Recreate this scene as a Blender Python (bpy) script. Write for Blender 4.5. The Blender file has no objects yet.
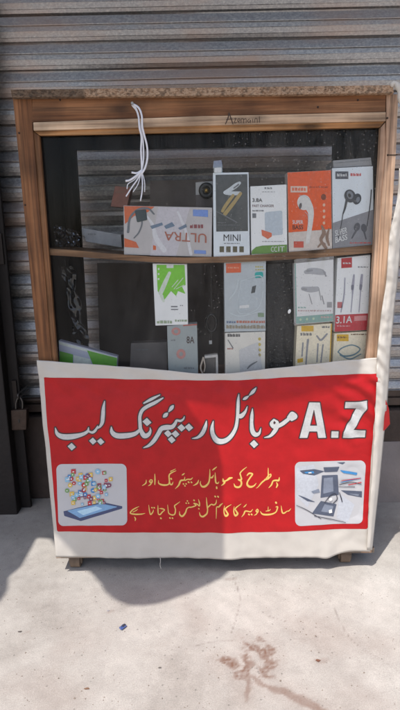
import bpy, bmesh, math, random
import numpy as np
from mathutils import Vector, Matrix, noise
from mathutils.geometry import tessellate_polygon
random.seed(7)
rng = np.random.default_rng(7)
SC = bpy.context.scene
COL = SC.collection
R = math.radians

# ------------------------------------------------------------------ camera
F = 513.0
CP = Vector((-0.0194, -1.2025, 0.852))
yaw, pit, rol = R(-0.174), R(-12.36), R(-1.132)
fw = Vector((math.sin(yaw)*math.cos(pit), math.cos(yaw)*math.cos(pit), math.sin(pit)))
rt0 = Vector((math.cos(yaw), -math.sin(yaw), 0)); up0 = rt0.cross(fw)
RT = math.cos(rol)*rt0 + math.sin(rol)*up0
UP = -math.sin(rol)*rt0 + math.cos(rol)*up0
cd = bpy.data.cameras.new('camera'); cam = bpy.data.objects.new('camera', cd); COL.objects.link(cam)
M = Matrix((RT, UP, -fw)).transposed().to_4x4(); M.translation = CP
cam.matrix_world = M
cd.sensor_width = 36; cd.sensor_fit = 'AUTO'; cd.lens = F/710*36; cd.clip_start = 0.02; cd.clip_end = 400
SC.camera = cam

def ray(px, py):
    return RT*((px-200)/F) + UP*((355-py)/F) + fw
def at(px, py, Y=0.0):            # a point on the upright plane at depth Y
    d = ray(px, py); t = (Y-CP.y)/d.y
    return CP + d*t
def atg(px, py, z=0.0):           # a point on the level plane at height z
    d = ray(px, py); t = (z-CP.z)/d.z
    return CP + d*t

# ------------------------------------------------------------------ materials
def lin(c):
    return tuple(((v/255)/12.92 if v/255 <= .04045 else ((v/255+.055)/1.055)**2.4) for v in c)
MATS = {}
def mat(name, rgb, rough=.6, metal=0.0, spec=.5, var=0.0, scale=30.0, srgb=True, bump=0.0, bscale=60, rvar=0):
    if name in MATS: return MATS[name]
    if var == 0 and not metal: var, scale = .10, 170.0
    m = bpy.data.materials.new(name); m.use_nodes = True
    nt = m.node_tree; b = nt.nodes['Principled BSDF']
    c = lin(rgb) if srgb else rgb
    b.inputs['Base Color'].default_value = (*c, 1)
    b.inputs['Roughness'].default_value = rough; b.inputs['Metallic'].default_value = metal
    b.inputs['Specular IOR Level'].default_value = spec
    if var or bump or rvar:
        tc = nt.nodes.new('ShaderNodeTexCoord')
        n = nt.nodes.new('ShaderNodeTexNoise'); n.inputs['Scale'].default_value = scale
        n.inputs['Detail'].default_value = 6; n.inputs['Roughness'].default_value = .65
        nt.links.new(tc.outputs['Object'], n.inputs['Vector'])
        if var:
            mp = nt.nodes.new('ShaderNodeMapRange')
            mp.inputs['From Min'].default_value = .3; mp.inputs['From Max'].default_value = .7
            mp.inputs['To Min'].default_value = 1-var; mp.inputs['To Max'].default_value = 1+var
            nt.links.new(n.outputs['Fac'], mp.inputs['Value'])
            mx = nt.nodes.new('ShaderNodeVectorMath'); mx.operation = 'MULTIPLY'
            mx.inputs[0].default_value = c
            nt.links.new(mp.outputs['Result'], mx.inputs[1])
            nt.links.new(mx.outputs['Vector'], b.inputs['Base Color'])
        if rvar:
            mr = nt.nodes.new('ShaderNodeMapRange')
            mr.inputs['From Min'].default_value = .3; mr.inputs['From Max'].default_value = .7
            mr.inputs['To Min'].default_value = max(.02, rough-rvar); mr.inputs['To Max'].default_value = min(1, rough+rvar)
            nt.links.new(n.outputs['Fac'], mr.inputs['Value']); nt.links.new(mr.outputs['Result'], b.inputs['Roughness'])
        if bump:
            n2 = nt.nodes.new('ShaderNodeTexNoise'); n2.inputs['Scale'].default_value = bscale; n2.inputs['Detail'].default_value = 5
            nt.links.new(tc.outputs['Object'], n2.inputs['Vector'])
            bp = nt.nodes.new('ShaderNodeBump'); bp.inputs['Strength'].default_value = bump; bp.inputs['Distance'].default_value = .01
            nt.links.new(n2.outputs['Fac'], bp.inputs['Height']); nt.links.new(bp.outputs['Normal'], b.inputs['Normal'])
    MATS[name] = m
    return m

def ramp(nt, stops):
    r = nt.nodes.new('ShaderNodeValToRGB'); e = r.color_ramp.elements
    while len(e) < len(stops): e.new(.5)
    for i, (p, c) in enumerate(stops):
        e[i].position = p; e[i].color = (*c, 1)
    return r

def wood(name, dark, mid, light, axis, rough=.62, seed=0.0):
    m = bpy.data.materials.new(name); m.use_nodes = True; nt = m.node_tree; b = nt.nodes['Principled BSDF']
    L = nt.links.new
    tc = nt.nodes.new('ShaderNodeTexCoord'); mp = nt.nodes.new('ShaderNodeMapping')
    s = [38, 38, 38]; s['XYZ'.index(axis)] = 2.2
    mp.inputs['Scale'].default_value = s; mp.inputs['Location'].default_value = (seed, seed*1.7, seed*.6)
    L(tc.outputs['Object'], mp.inputs['Vector'])
    n = nt.nodes.new('ShaderNodeTexNoise'); n.inputs['Scale'].default_value = 1.0; n.inputs['Detail'].default_value = 7
    n.inputs['Roughness'].default_value = .6; n.inputs['Distortion'].default_value = .9
    L(mp.outputs['Vector'], n.inputs['Vector'])
    r = ramp(nt, [(.28, dark), (.47, mid), (.70, light)]); L(n.outputs['Fac'], r.inputs['Fac'])
    # fine grain lines
    mp2 = nt.nodes.new('ShaderNodeMapping'); s2 = [190, 190, 190]; s2['XYZ'.index(axis)] = 5
    mp2.inputs['Scale'].default_value = s2; L(tc.outputs['Object'], mp2.inputs['Vector'])
    n2 = nt.nodes.new('ShaderNodeTexNoise'); n2.inputs['Scale'].default_value = 1; n2.inputs['Detail'].default_value = 4
    L(mp2.outputs['Vector'], n2.inputs['Vector'])
    g = nt.nodes.new('ShaderNodeMapRange'); g.inputs['From Min'].default_value = .3; g.inputs['From Max'].default_value = .65
    g.inputs['To Min'].default_value = .5; g.inputs['To Max'].default_value = 1.18
    L(n2.outputs['Fac'], g.inputs['Value'])
    # knots and handling dirt
    mp3 = nt.nodes.new('ShaderNodeMapping'); s3 = [16, 16, 16]; s3['XYZ'.index(axis)] = 5.5
    mp3.inputs['Scale'].default_value = s3; mp3.inputs['Location'].default_value = (seed*2.1+.3, .2, seed)
    L(tc.outputs['Object'], mp3.inputs['Vector'])
    v = nt.nodes.new('ShaderNodeTexVoronoi'); v.inputs['Scale'].default_value = 1
    L(mp3.outputs['Vector'], v.inputs['Vector'])
    k = nt.nodes.new('ShaderNodeMapRange'); k.inputs['From Min'].default_value = .06; k.inputs['From Max'].default_value = .19
    k.inputs['To Min'].default_value = .3; k.inputs['To Max'].default_value = 1
    L(v.outputs['Distance'], k.inputs['Value'])
    n4 = nt.nodes.new('ShaderNodeTexNoise'); n4.inputs['Scale'].default_value = 9; n4.inputs['Detail'].default_value = 6
    L(tc.outputs['Object'], n4.inputs['Vector'])
    d = nt.nodes.new('ShaderNodeMapRange'); d.inputs['From Min'].default_value = .35; d.inputs['From Max'].default_value = .6
    d.inputs['To Min'].default_value = .55; d.inputs['To Max'].default_value = 1.05
    L(n4.outputs['Fac'], d.inputs['Value'])
    m1 = nt.nodes.new('ShaderNodeMath'); m1.operation = 'MULTIPLY'; L(g.outputs['Result'], m1.inputs[0]); L(k.outputs['Result'], m1.inputs[1])
    m2 = nt.nodes.new('ShaderNodeMath'); m2.operation = 'MULTIPLY'; L(m1.outputs[0], m2.inputs[0]); L(d.outputs['Result'], m2.inputs[1])
    vm = nt.nodes.new('ShaderNodeVectorMath'); vm.operation = 'MULTIPLY'
    L(r.outputs['Color'], vm.inputs[0]); L(m2.outputs[0], vm.inputs[1]); L(vm.outputs['Vector'], b.inputs['Base Color'])
    b.inputs['Roughness'].default_value = rough; b.inputs['Specular IOR Level'].default_value = .3
    bp = nt.nodes.new('ShaderNodeBump'); bp.inputs['Strength'].default_value = .35; bp.inputs['Distance'].default_value = .002
    L(n2.outputs['Fac'], bp.inputs['Height']); L(bp.outputs['Normal'], b.inputs['Normal'])
    return m
PINE = ((.10,.038,.014), (.225,.092,.036), (.32,.15,.066))
WX = wood('pine_rail', *PINE, 'X', seed=1.3)
WZ = wood('pine_stile', *PINE, 'Z', seed=4.1)
WX2 = wood('pine_pale_strip', (.36,.225,.135), (.58,.39,.25), (.70,.52,.36), 'X', seed=7.7)
WXO = wood('pine_orange_moulding', (.27,.12,.045), (.46,.225,.09), (.56,.31,.14), 'X', seed=2.9)
WZO = wood('pine_orange_upright', (.13,.054,.022), (.26,.115,.048), (.35,.18,.085), 'Z', seed=8.3)
WZP = wood('pine_pale_upright', (.36,.215,.135), (.58,.37,.245), (.68,.48,.34), 'Z', seed=5.5)
WSH = wood('shelf_wood', (.18,.09,.042), (.32,.17,.085), (.41,.25,.14), 'X', seed=3.6)
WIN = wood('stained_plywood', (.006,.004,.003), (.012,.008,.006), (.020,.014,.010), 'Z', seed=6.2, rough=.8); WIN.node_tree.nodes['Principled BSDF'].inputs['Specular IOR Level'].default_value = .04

def chip_mat():
    m = bpy.data.materials.new('chipboard_edge'); m.use_nodes = True; nt = m.node_tree; b = nt.nodes['Principled BSDF']; L = nt.links.new
    tc = nt.nodes.new('ShaderNodeTexCoord'); mp = nt.nodes.new('ShaderNodeMapping'); mp.inputs['Scale'].default_value = (230, 230, 480)
    L(tc.outputs['Object'], mp.inputs['Vector'])
    v = nt.nodes.new('ShaderNodeTexVoronoi'); v.inputs['Scale'].default_value = 1; L(mp.outputs['Vector'], v.inputs['Vector'])
    sp = nt.nodes.new('ShaderNodeSeparateColor'); L(v.outputs['Color'], sp.inputs['Color'])
    r = ramp(nt, [(.05, (.22,.125,.07)), (.3, (.33,.205,.125)), (.8, (.43,.29,.19))]); L(sp.outputs['Red'], r.inputs['Fac'])
    n = nt.nodes.new('ShaderNodeTexNoise'); n.inputs['Scale'].default_value = 120; n.inputs['Detail'].default_value = 5; L(tc.outputs['Object'], n.inputs['Vector'])
    h = nt.nodes.new('ShaderNodeMapRange'); h.inputs['From Min'].default_value = .38; h.inputs['From Max'].default_value = .52
    h.inputs['To Min'].default_value = .5; h.inputs['To Max'].default_value = 1; L(n.outputs['Fac'], h.inputs['Value'])
    # darker left end: shade on the board edge put into the colour
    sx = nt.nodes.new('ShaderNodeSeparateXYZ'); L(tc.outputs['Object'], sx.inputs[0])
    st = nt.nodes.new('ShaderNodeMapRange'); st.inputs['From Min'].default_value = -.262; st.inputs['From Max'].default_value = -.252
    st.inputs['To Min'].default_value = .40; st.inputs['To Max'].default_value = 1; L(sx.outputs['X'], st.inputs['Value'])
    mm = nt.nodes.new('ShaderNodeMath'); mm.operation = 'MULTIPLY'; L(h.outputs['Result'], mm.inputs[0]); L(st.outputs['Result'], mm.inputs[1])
    vm = nt.nodes.new('ShaderNodeVectorMath'); vm.operation = 'MULTIPLY'; L(r.outputs['Color'], vm.inputs[0]); L(mm.outputs[0], vm.inputs[1])
    L(vm.outputs['Vector'], b.inputs['Base Color']); b.inputs['Roughness'].default_value = .85
    bp = nt.nodes.new('ShaderNodeBump'); bp.inputs['Strength'].default_value = .8; bp.inputs['Distance'].default_value = .003
    L(n.outputs['Fac'], bp.inputs['Height']); L(bp.outputs['Normal'], b.inputs['Normal'])
    return m
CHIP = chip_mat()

def glass_mat():
    m = bpy.data.materials.new('dusty_glass'); m.use_nodes = True; nt = m.node_tree; nt.nodes.clear(); L = nt.links.new
    out = nt.nodes.new('ShaderNodeOutputMaterial')
    tr = nt.nodes.new('ShaderNodeBsdfTransparent'); tr.inputs['Color'].default_value = (.985,.99,.99,1)
    gl = nt.nodes.new('ShaderNodeBsdfGlossy'); gl.inputs['Roughness'].default_value = .015
    fr = nt.nodes.new('ShaderNodeFresnel'); fr.inputs['IOR'].default_value = 1.16
    a = nt.nodes.new('ShaderNodeMixShader'); L(fr.outputs[0], a.inputs[0]); L(tr.outputs[0], a.inputs[1]); L(gl.outputs[0], a.inputs[2])
    df = nt.nodes.new('ShaderNodeBsdfDiffuse'); df.inputs['Color'].default_value = (.62,.58,.53,1)
    tc = nt.nodes.new('ShaderNodeTexCoord')
    gm = nt.nodes.new('ShaderNodeMapping'); gm.inputs['Scale'].default_value = (26, 10, 5.5); L(tc.outputs['Object'], gm.inputs['Vector'])
    n = nt.nodes.new('ShaderNodeTexNoise'); n.inputs['Scale'].default_value = 1; n.inputs['Detail'].default_value = 9; n.inputs['Roughness'].default_value = .74; n.inputs['Distortion'].default_value = .6
    L(gm.outputs['Vector'], n.inputs['Vector'])
    r1 = nt.nodes.new('ShaderNodeMapRange'); r1.inputs['From Min'].default_value = .35; r1.inputs['From Max'].default_value = .75
    r1.inputs['To Min'].default_value = .0; r1.inputs['To Max'].default_value = 1; L(n.outputs['Fac'], r1.inputs['Value'])
    v = nt.nodes.new('ShaderNodeTexVoronoi'); v.inputs['Scale'].default_value = 125; L(tc.outputs['Object'], v.inputs['Vector'])
    r2 = nt.nodes.new('ShaderNodeMapRange'); r2.inputs['From Min'].default_value = .04; r2.inputs['From Max'].default_value = .21
    r2.inputs['To Min'].default_value = .34; r2.inputs['To Max'].default_value = 0; L(v.outputs['Distance'], r2.inputs['Value'])
    sp = nt.nodes.new('ShaderNodeSeparateColor'); L(v.outputs['Color'], sp.inputs['Color'])
    sx = nt.nodes.new('ShaderNodeSeparateXYZ'); L(tc.outputs['Object'], sx.inputs[0])
    dens = nt.nodes.new('ShaderNodeMapRange'); dens.inputs['From Min'].default_value = -.35; dens.inputs['From Max'].default_value = .25
    dens.inputs['To Min'].default_value = .02; dens.inputs['To Max'].default_value = .5; L(sx.outputs['X'], dens.inputs['Value'])
    amt = nt.nodes.new('ShaderNodeMapRange'); amt.inputs['From Min'].default_value = -.3; amt.inputs['From Max'].default_value = .3
    amt.inputs['To Min'].default_value = .02; amt.inputs['To Max'].default_value = .065; L(sx.outputs['X'], amt.inputs['Value'])
    rm = nt.nodes.new('ShaderNodeMath'); rm.operation = 'MULTIPLY'; L(r1.outputs['Result'], rm.inputs[0]); L(amt.outputs['Result'], rm.inputs[1])
    th = nt.nodes.new('ShaderNodeMath'); th.operation = 'LESS_THAN'; L(sp.outputs['Green'], th.inputs[0]); L(dens.outputs['Result'], th.inputs[1])
    sm = nt.nodes.new('ShaderNodeMath'); sm.operation = 'MULTIPLY'; L(r2.outputs['Result'], sm.inputs[0]); L(th.outputs[0], sm.inputs[1])
    ad = nt.nodes.new('ShaderNodeMath'); ad.operation = 'ADD'; ad.use_clamp = True; L(rm.outputs[0], ad.inputs[0]); L(sm.outputs[0], ad.inputs[1])
    b = nt.nodes.new('ShaderNodeMixShader'); L(ad.outputs[0], b.inputs[0]); L(a.outputs[0], b.inputs[1]); L(df.outputs[0], b.inputs[2])
    L(b.outputs[0], out.inputs['Surface'])
    return m
GLASS = glass_mat()

def film_mat():
    m = bpy.data.materials.new('clear_film'); m.use_nodes = True; nt = m.node_tree; nt.nodes.clear(); L = nt.links.new
    out = nt.nodes.new('ShaderNodeOutputMaterial')
    tr = nt.nodes.new('ShaderNodeBsdfTransparent')
    gl = nt.nodes.new('ShaderNodeBsdfGlossy'); gl.inputs['Roughness'].default_value = .12; gl.inputs['Color'].default_value = (.9,.93,1,1)
    a = nt.nodes.new('ShaderNodeMixShader'); a.inputs[0].default_value = .22
    L(tr.outputs[0], a.inputs[1]); L(gl.outputs[0], a.inputs[2]); L(a.outputs[0], out.inputs['Surface'])
    return m
FILM = film_mat()

def shutter_mat():
    m = bpy.data.materials.new('galvanised_slats'); m.use_nodes = True; nt = m.node_tree; b = nt.nodes['Principled BSDF']; L = nt.links.new
    tc = nt.nodes.new('ShaderNodeTexCoord')
    mp = nt.nodes.new('ShaderNodeMapping'); mp.inputs['Scale'].default_value = (120, 120, 210); L(tc.outputs['Object'], mp.inputs['Vector'])
    v = nt.nodes.new('ShaderNodeTexNoise'); v.inputs['Scale'].default_value = 1.0; v.inputs['Detail'].default_value = 5; v.inputs['Roughness'].default_value = .75
    L(mp.outputs['Vector'], v.inputs['Vector'])
    mpb = nt.nodes.new('ShaderNodeMapping'); mpb.inputs['Scale'].default_value = (2.2, 2, 7); L(tc.outputs['Object'], mpb.inputs['Vector'])
    n = nt.nodes.new('ShaderNodeTexNoise'); n.inputs['Scale'].default_value = 1; n.inputs['Detail'].default_value = 6; n.inputs['Roughness'].default_value = .65
    L(mpb.outputs['Vector'], n.inputs['Vector'])
    r = ramp(nt, [(.3, (.24,.242,.25)), (.5, (.38,.38,.388)), (.7, (.62,.605,.58))]); L(v.outputs['Fac'], r.inputs['Fac'])
    # faint rust film, strongest left of the middle
    rs = nt.nodes.new('ShaderNodeMapRange'); rs.inputs['From Min'].default_value = .42; rs.inputs['From Max'].default_value = .66
    rs.inputs['To Min'].default_value = .04; rs.inputs['To Max'].default_value = .8; L(n.outputs['Fac'], rs.inputs['Value'])
    mx = nt.nodes.new('ShaderNodeMix'); mx.data_type = 'RGBA'; L(rs.outputs['Result'], mx.inputs['Factor'])
    L(r.outputs['Color'], mx.inputs['A']); mx.inputs['B'].default_value = (.46,.33,.27,1)
    L(mx.outputs['Result'], b.inputs['Base Color'])
    b.inputs['Metallic'].default_value = .82
    rr = nt.nodes.new('ShaderNodeMapRange'); rr.inputs['From Min'].default_value = .3; rr.inputs['From Max'].default_value = .7
    rr.inputs['To Min'].default_value = .28; rr.inputs['To Max'].default_value = .55; L(v.outputs['Fac'], rr.inputs['Value']); L(rr.outputs['Result'], b.inputs['Roughness'])
    bp = nt.nodes.new('ShaderNodeBump'); bp.inputs['Strength'].default_value = .09; bp.inputs['Distance'].default_value = .003
    L(v.outputs['Fac'], bp.inputs['Height']); L(bp.outputs['Normal'], b.inputs['Normal'])
    return m

def ground_mat():
    m = bpy.data.materials.new('dusty_concrete'); m.use_nodes = True; nt = m.node_tree; b = nt.nodes['Principled BSDF']; L = nt.links.new
    tc = nt.nodes.new('ShaderNodeTexCoord')
    def ns(scale, det=7, ro=.65):
        n = nt.nodes.new('ShaderNodeTexNoise'); n.inputs['Scale'].default_value = scale; n.inputs['Detail'].default_value = det; n.inputs['Roughness'].default_value = ro
        L(tc.outputs['Object'], n.inputs['Vector']); return n
    a, c, g = ns(3.4, 9, .58), ns(30), ns(420, 4)
    r = ramp(nt, [(.3, (.29,.262,.238)), (.45, (.385,.357,.33)), (.55, (.42,.393,.365)), (.7, (.49,.462,.432))]); L(a.outputs['Fac'], r.inputs['Fac'])
    def mr(n, lo, hi, t0, t1):
        q = nt.nodes.new('ShaderNodeMapRange'); q.inputs['From Min'].default_value = lo; q.inputs['From Max'].default_value = hi
        q.inputs['To Min'].default_value = t0; q.inputs['To Max'].default_value = t1; L(n.outputs['Fac'], q.inputs['Value']); return q
    f1, f2 = mr(c, .3, .7, .89, 1.08), mr(g, .3, .7, .80, 1.14)
    # small dark grit embedded in the screed
    v = nt.nodes.new('ShaderNodeTexVoronoi'); v.inputs['Scale'].default_value = 62; L(tc.outputs['Object'], v.inputs['Vector'])
    vd = nt.nodes.new('ShaderNodeMapRange'); vd.inputs['From Min'].default_value = .07; vd.inputs['From Max'].default_value = .16
    vd.inputs['To Min'].default_value = .6; vd.inputs['To Max'].default_value = 1; L(v.outputs['Distance'], vd.inputs['Value'])
    sc = nt.nodes.new('ShaderNodeSeparateColor'); L(v.outputs['Color'], sc.inputs['Color'])
    th = nt.nodes.new('ShaderNodeMath'); th.operation = 'GREATER_THAN'; th.inputs[1].default_value = .3; L(sc.outputs['Red'], th.inputs[0])
    mxx = nt.nodes.new('ShaderNodeMath'); mxx.operation = 'MAXIMUM'; L(vd.outputs['Result'], mxx.inputs[0]); L(th.outputs[0], mxx.inputs[1])
    m1 = nt.nodes.new('ShaderNodeMath'); m1.operation = 'MULTIPLY'; L(f1.outputs['Result'], m1.inputs[0]); L(f2.outputs['Result'], m1.inputs[1])
    m2 = nt.nodes.new('ShaderNodeMath'); m2.operation = 'MULTIPLY'; L(m1.outputs[0], m2.inputs[0]); L(mxx.outputs[0], m2.inputs[1])
    vm = nt.nodes.new('ShaderNodeVectorMath'); vm.operation = 'MULTIPLY'; L(r.outputs['Color'], vm.inputs[0]); L(m2.outputs[0], vm.inputs[1])
    at1 = nt.nodes.new('ShaderNodeAttribute'); at1.attribute_name = 'stain'
    mx = nt.nodes.new('ShaderNodeMix'); mx.data_type = 'RGBA'
    L(at1.outputs['Fac'], mx.inputs['Factor']); L(vm.outputs['Vector'], mx.inputs['A']); mx.inputs['B'].default_value = (.17,.095,.068,1)
    at2 = nt.nodes.new('ShaderNodeAttribute'); at2.attribute_name = 'crack'
    mx2 = nt.nodes.new('ShaderNodeMix'); mx2.data_type = 'RGBA'
    L(at2.outputs['Fac'], mx2.inputs['Factor']); L(mx.outputs['Result'], mx2.inputs['A']); mx2.inputs['B'].default_value = (.16,.13,.115,1)
    L(mx2.outputs['Result'], b.inputs['Base Color']); b.inputs['Roughness'].default_value = .88; b.inputs['Specular IOR Level'].default_value = .25
    ad = nt.nodes.new('ShaderNodeMath'); ad.operation = 'ADD'; L(c.outputs['Fac'], ad.inputs[0]); L(g.outputs['Fac'], ad.inputs[1])
    bp = nt.nodes.new('ShaderNodeBump'); bp.inputs['Strength'].default_value = .2; bp.inputs['Distance'].default_value = .003
    L(ad.outputs[0], bp.inputs['Height']); L(bp.outputs['Normal'], b.inputs['Normal'])
    return m

# ------------------------------------------------------------------ mesh helpers
def thing(name, label, cat, loc=(0,0,0), group=None):
    o = bpy.data.objects.new(name, None); COL.objects.link(o); o.location = loc; o.empty_display_size = .05
    return tag(o, label, cat, group)
def tag(o, label, cat, group=None):
    o['label'] = label; o['category'] = cat
    if group: o['group'] = group
    return o
def link(name, me, m, parent=None):
    if m is not None and not me.materials: me.materials.append(m)
    o = bpy.data.objects.new(name, me); COL.objects.link(o)
    if parent is not None:
        o.parent = parent
        o.matrix_parent_inverse = Matrix.Identity(4)
        # parents are unrotated: shift the child so that mesh data stay in world coordinates
        p = parent; off = Vector((0,0,0))
        while p is not None:
            off += p.location; p = p.parent
        o.location = -off
    return o
def meshobj(name, verts, faces, m, parent=None, smooth=False):
    me = bpy.data.meshes.new(name); me.from_pydata([tuple(v) for v in verts], [], faces); me.update()
    if smooth:
        for p in me.polygons: p.use_smooth = True
    return link(name, me, m, parent)
def bmobj(name, bm, m, parent=None, smooth=False, bevel=0):
    if bevel:
        bmesh.ops.bevel(bm, geom=bm.edges[:], offset=bevel, segments=2, profile=.6, affect='EDGES', clamp_overlap=True)
    bmesh.ops.recalc_face_normals(bm, faces=bm.faces)
    me = bpy.data.meshes.new(name); bm.to_mesh(me); bm.free()
    if smooth:
        for p in me.polygons: p.use_smooth = True
    return link(name, me, m, parent)
def add_prism(bm, front, back):
    a = [bm.verts.new(p) for p in front]; b = [bm.verts.new(p) for p in back]; n = len(a)
    bm.faces.new(a); bm.faces.new(b[::-1])
    for i in range(n): bm.faces.new((a[i], b[i], b[(i+1)%n], a[(i+1)%n]))
def slab(name, quad, Y, depth, m, parent, bevel=.0012, extra=None):   # upright board: outline on plane Y, thickness going back
    bm = bmesh.new()
    fr = [at(x, y, Y) for x, y in quad]
    add_prism(bm, fr, [p+Vector((0, depth, 0)) for p in fr])
    if extra: extra(bm)
    return bmobj(name, bm, m, parent, bevel=bevel)
def add_box(bm, x0, x1, y0, y1, z0, z1):
    f = [Vector((x0,y0,z0)), Vector((x1,y0,z0)), Vector((x1,y0,z1)), Vector((x0,y0,z1))]
    add_prism(bm, f, [p+Vector((0, y1-y0, 0)) for p in f])
def boxobj(name, x0, x1, y0, y1, z0, z1, m, parent=None, bevel=.002):
    bm = bmesh.new(); add_box(bm, x0, x1, y0, y1, z0, z1); return bmobj(name, bm, m, parent, bevel=bevel)
def catmull(pts, n=6):
    P = [np.array(p, float) for p in pts]
    if len(P) == 2: return [P[0]*(1-t)+P[1]*t for t in np.linspace(0, 1, n+1)]
    P = [2*P[0]-P[1]] + P + [2*P[-1]-P[-2]]
    out = []
    for i in range(1, len(P)-2):
        p0, p1, p2, p3 = P[i-1:i+3]
        for t in np.linspace(0, 1, n, endpoint=False):
            out.append(.5*((2*p1)+(-p0+p2)*t+(2*p0-5*p1+4*p2-p3)*t*t+(-p0+3*p1-3*p2+p3)*t**3))
    out.append(P[-2]); return out
def add_tube(bm, pts, r, seg=8, n=5):
    C = [Vector(p[:3]) for p in catmull([tuple(p) for p in pts], n)]
    rings = []
    for i, c in enumerate(C):
        t = (C[min(i+1, len(C)-1)]-C[max(i-1, 0)]).normalized()
        a = t.orthogonal() if i == 0 else (rings[-1][1] - t*rings[-1][1].dot(t))
        a.normalize(); b = t.cross(a)
        rr = r(i/(len(C)-1)) if callable(r) else r
        rings.append(([bm.verts.new(c+(a*math.cos(k*2*math.pi/seg)+b*math.sin(k*2*math.pi/seg))*rr) for k in range(seg)], a))
    for i in range(len(rings)-1):
        A, B = rings[i][0], rings[i+1][0]
        for k in range(seg): bm.faces.new((A[k], A[(k+1)%seg], B[(k+1)%seg], B[k]))
    bm.faces.new(rings[0][0][::-1]); bm.faces.new(rings[-1][0])

# ------------------------------------------------------------------ printing: shapes -> clean flat meshes that follow a surface
def sdf_grid(shapes, h, pad):
    pts = []
    for s in shapes:
        if s[0] == 'stroke': pts += [(p[0], p[1], p[2]) for p in s[1]]
        else: pts += [(p[0], p[1], s[2] if s[0] == 'round' else 0) for p in s[1]]
    P = np.array(pts); w = P[:, 2].max()
    x0, y0 = P[:, 0].min()-w-pad, P[:, 1].min()-w-pad; x1, y1 = P[:, 0].max()+w+pad, P[:, 1].max()+w+pad
    xs = np.arange(x0, x1+h, h); ys = np.arange(y0, y1+h, h)
    D = np.full((len(ys), len(xs)), 1e3)
    for s in shapes:
        if s[0] == 'stroke':
            C = np.array(catmull(s[1], 6)); rr = C[:, 2]/2
            for i in range(len(C)-1):
                a, b = C[i, :2], C[i+1, :2]; ra, rb = max(rr[i], .05), max(rr[i+1], .05); q = max(ra, rb)+pad+2*h
                i0, i1 = np.searchsorted(xs, [min(a[0], b[0])-q, max(a[0], b[0])+q]); j0, j1 = np.searchsorted(ys, [min(a[1], b[1])-q, max(a[1], b[1])+q])
                X, Y = np.meshgrid(xs[i0:i1], ys[j0:j1]); d = b-a; L2 = max(d@d, 1e-9)
                t = np.clip(((X-a[0])*d[0]+(Y-a[1])*d[1])/L2, 0, 1)
                dist = np.hypot(X-a[0]-t*d[0], Y-a[1]-t*d[1])-(ra+(rb-ra)*t)
                D[j0:j1, i0:i1] = np.minimum(D[j0:j1, i0:i1], dist)
        else:
            poly = np.array(s[1], float); X, Y = np.meshgrid(xs, ys)
            dd = np.full(X.shape, 1e6); ins = np.zeros(X.shape, bool); n = len(poly)
            for i in range(n):
                a, b = poly[i], poly[(i+1) % n]; d = b-a; L2 = max(d@d, 1e-9)
                t = np.clip(((X-a[0])*d[0]+(Y-a[1])*d[1])/L2, 0, 1)
                dd = np.minimum(dd, np.hypot(X-a[0]-t*d[0], Y-a[1]-t*d[1]))
                if a[1] != b[1]:
                    c = ((a[1] > Y) != (b[1] > Y)) & (X < (b[0]-a[0])*(Y-a[1])/(b[1]-a[1])+a[0]); ins ^= c
            sd = np.where(ins, -dd, dd)
            if s[0] == 'poly': D = np.minimum(D, sd)
            elif s[0] == 'round': D = np.minimum(D, sd-s[2])
            elif s[0] == 'cut': D = np.maximum(D, -sd)
    return xs, ys, D
def contour(xs, ys, D, iso=0.0):
    V = D-iso; ins = V < 0
    any_ = ins[:-1, :-1] | ins[1:, :-1] | ins[:-1, 1:] | ins[1:, 1:]
    verts, faces, key = [], [], {}
    def vid(k, p):
        if k not in key: key[k] = len(verts); verts.append(p)
        return key[k]
    for j, i in zip(*np.nonzero(any_)):
        cs = ((j, i), (j, i+1), (j+1, i+1), (j+1, i)); f = []
        for q in range(4):
            a, b = cs[q], cs[(q+1) % 4]; va, vb = V[a], V[b]
            if va < 0: f.append(vid(a, (xs[a[1]], ys[a[0]])))
            if (va < 0) != (vb < 0):
                t = va/(va-vb); k = (min(a, b), max(a, b))
                f.append(vid(k, (xs[a[1]]+(xs[b[1]]-xs[a[1]])*t, ys[a[0]]+(ys[b[0]]-ys[a[0]])*t)))
        if len(f) >= 3: faces.append(f)
    return verts, faces
def emboss(name, shapes, mp, layer, m, parent, h=.5, iso=0.0):
    xs, ys, D = sdf_grid(shapes, h, max(iso, 0)+2*h)
    v, f = contour(xs, ys, D, iso)
    return meshobj(name, [mp(x, y, layer) for x, y in v], f, m, parent)
def plane_map(Y, step=.00035):
    return lambda x, y, l: at(x, y, Y-.0004-step*l)
def polys(name, plist, mp, layer, m, parent):       # several simple print patches as one printed layer
    V, Fc = [], []
    for p in plist:
        k = len(V); V += [mp(x, y, layer) for x, y in p]
        for t in tessellate_polygon([[Vector((x, y, 0)) for x, y in p]]): Fc.append([k+i for i in t])
    return meshobj(name, V, Fc, m, parent)
def rect(x0, y0, x1, y1): return [(x0,y0),(x1,y0),(x1,y1),(x0,y1)]
def ell(cx, cy, rx, ry, n=20, a=0):
    return [(cx+rx*math.cos(t)*math.cos(a)-ry*math.sin(t)*math.sin(a), cy+rx*math.cos(t)*math.sin(a)+ry*math.sin(t)*math.cos(a)) for t in [2*math.pi*i/n for i in range(n)]]
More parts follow.
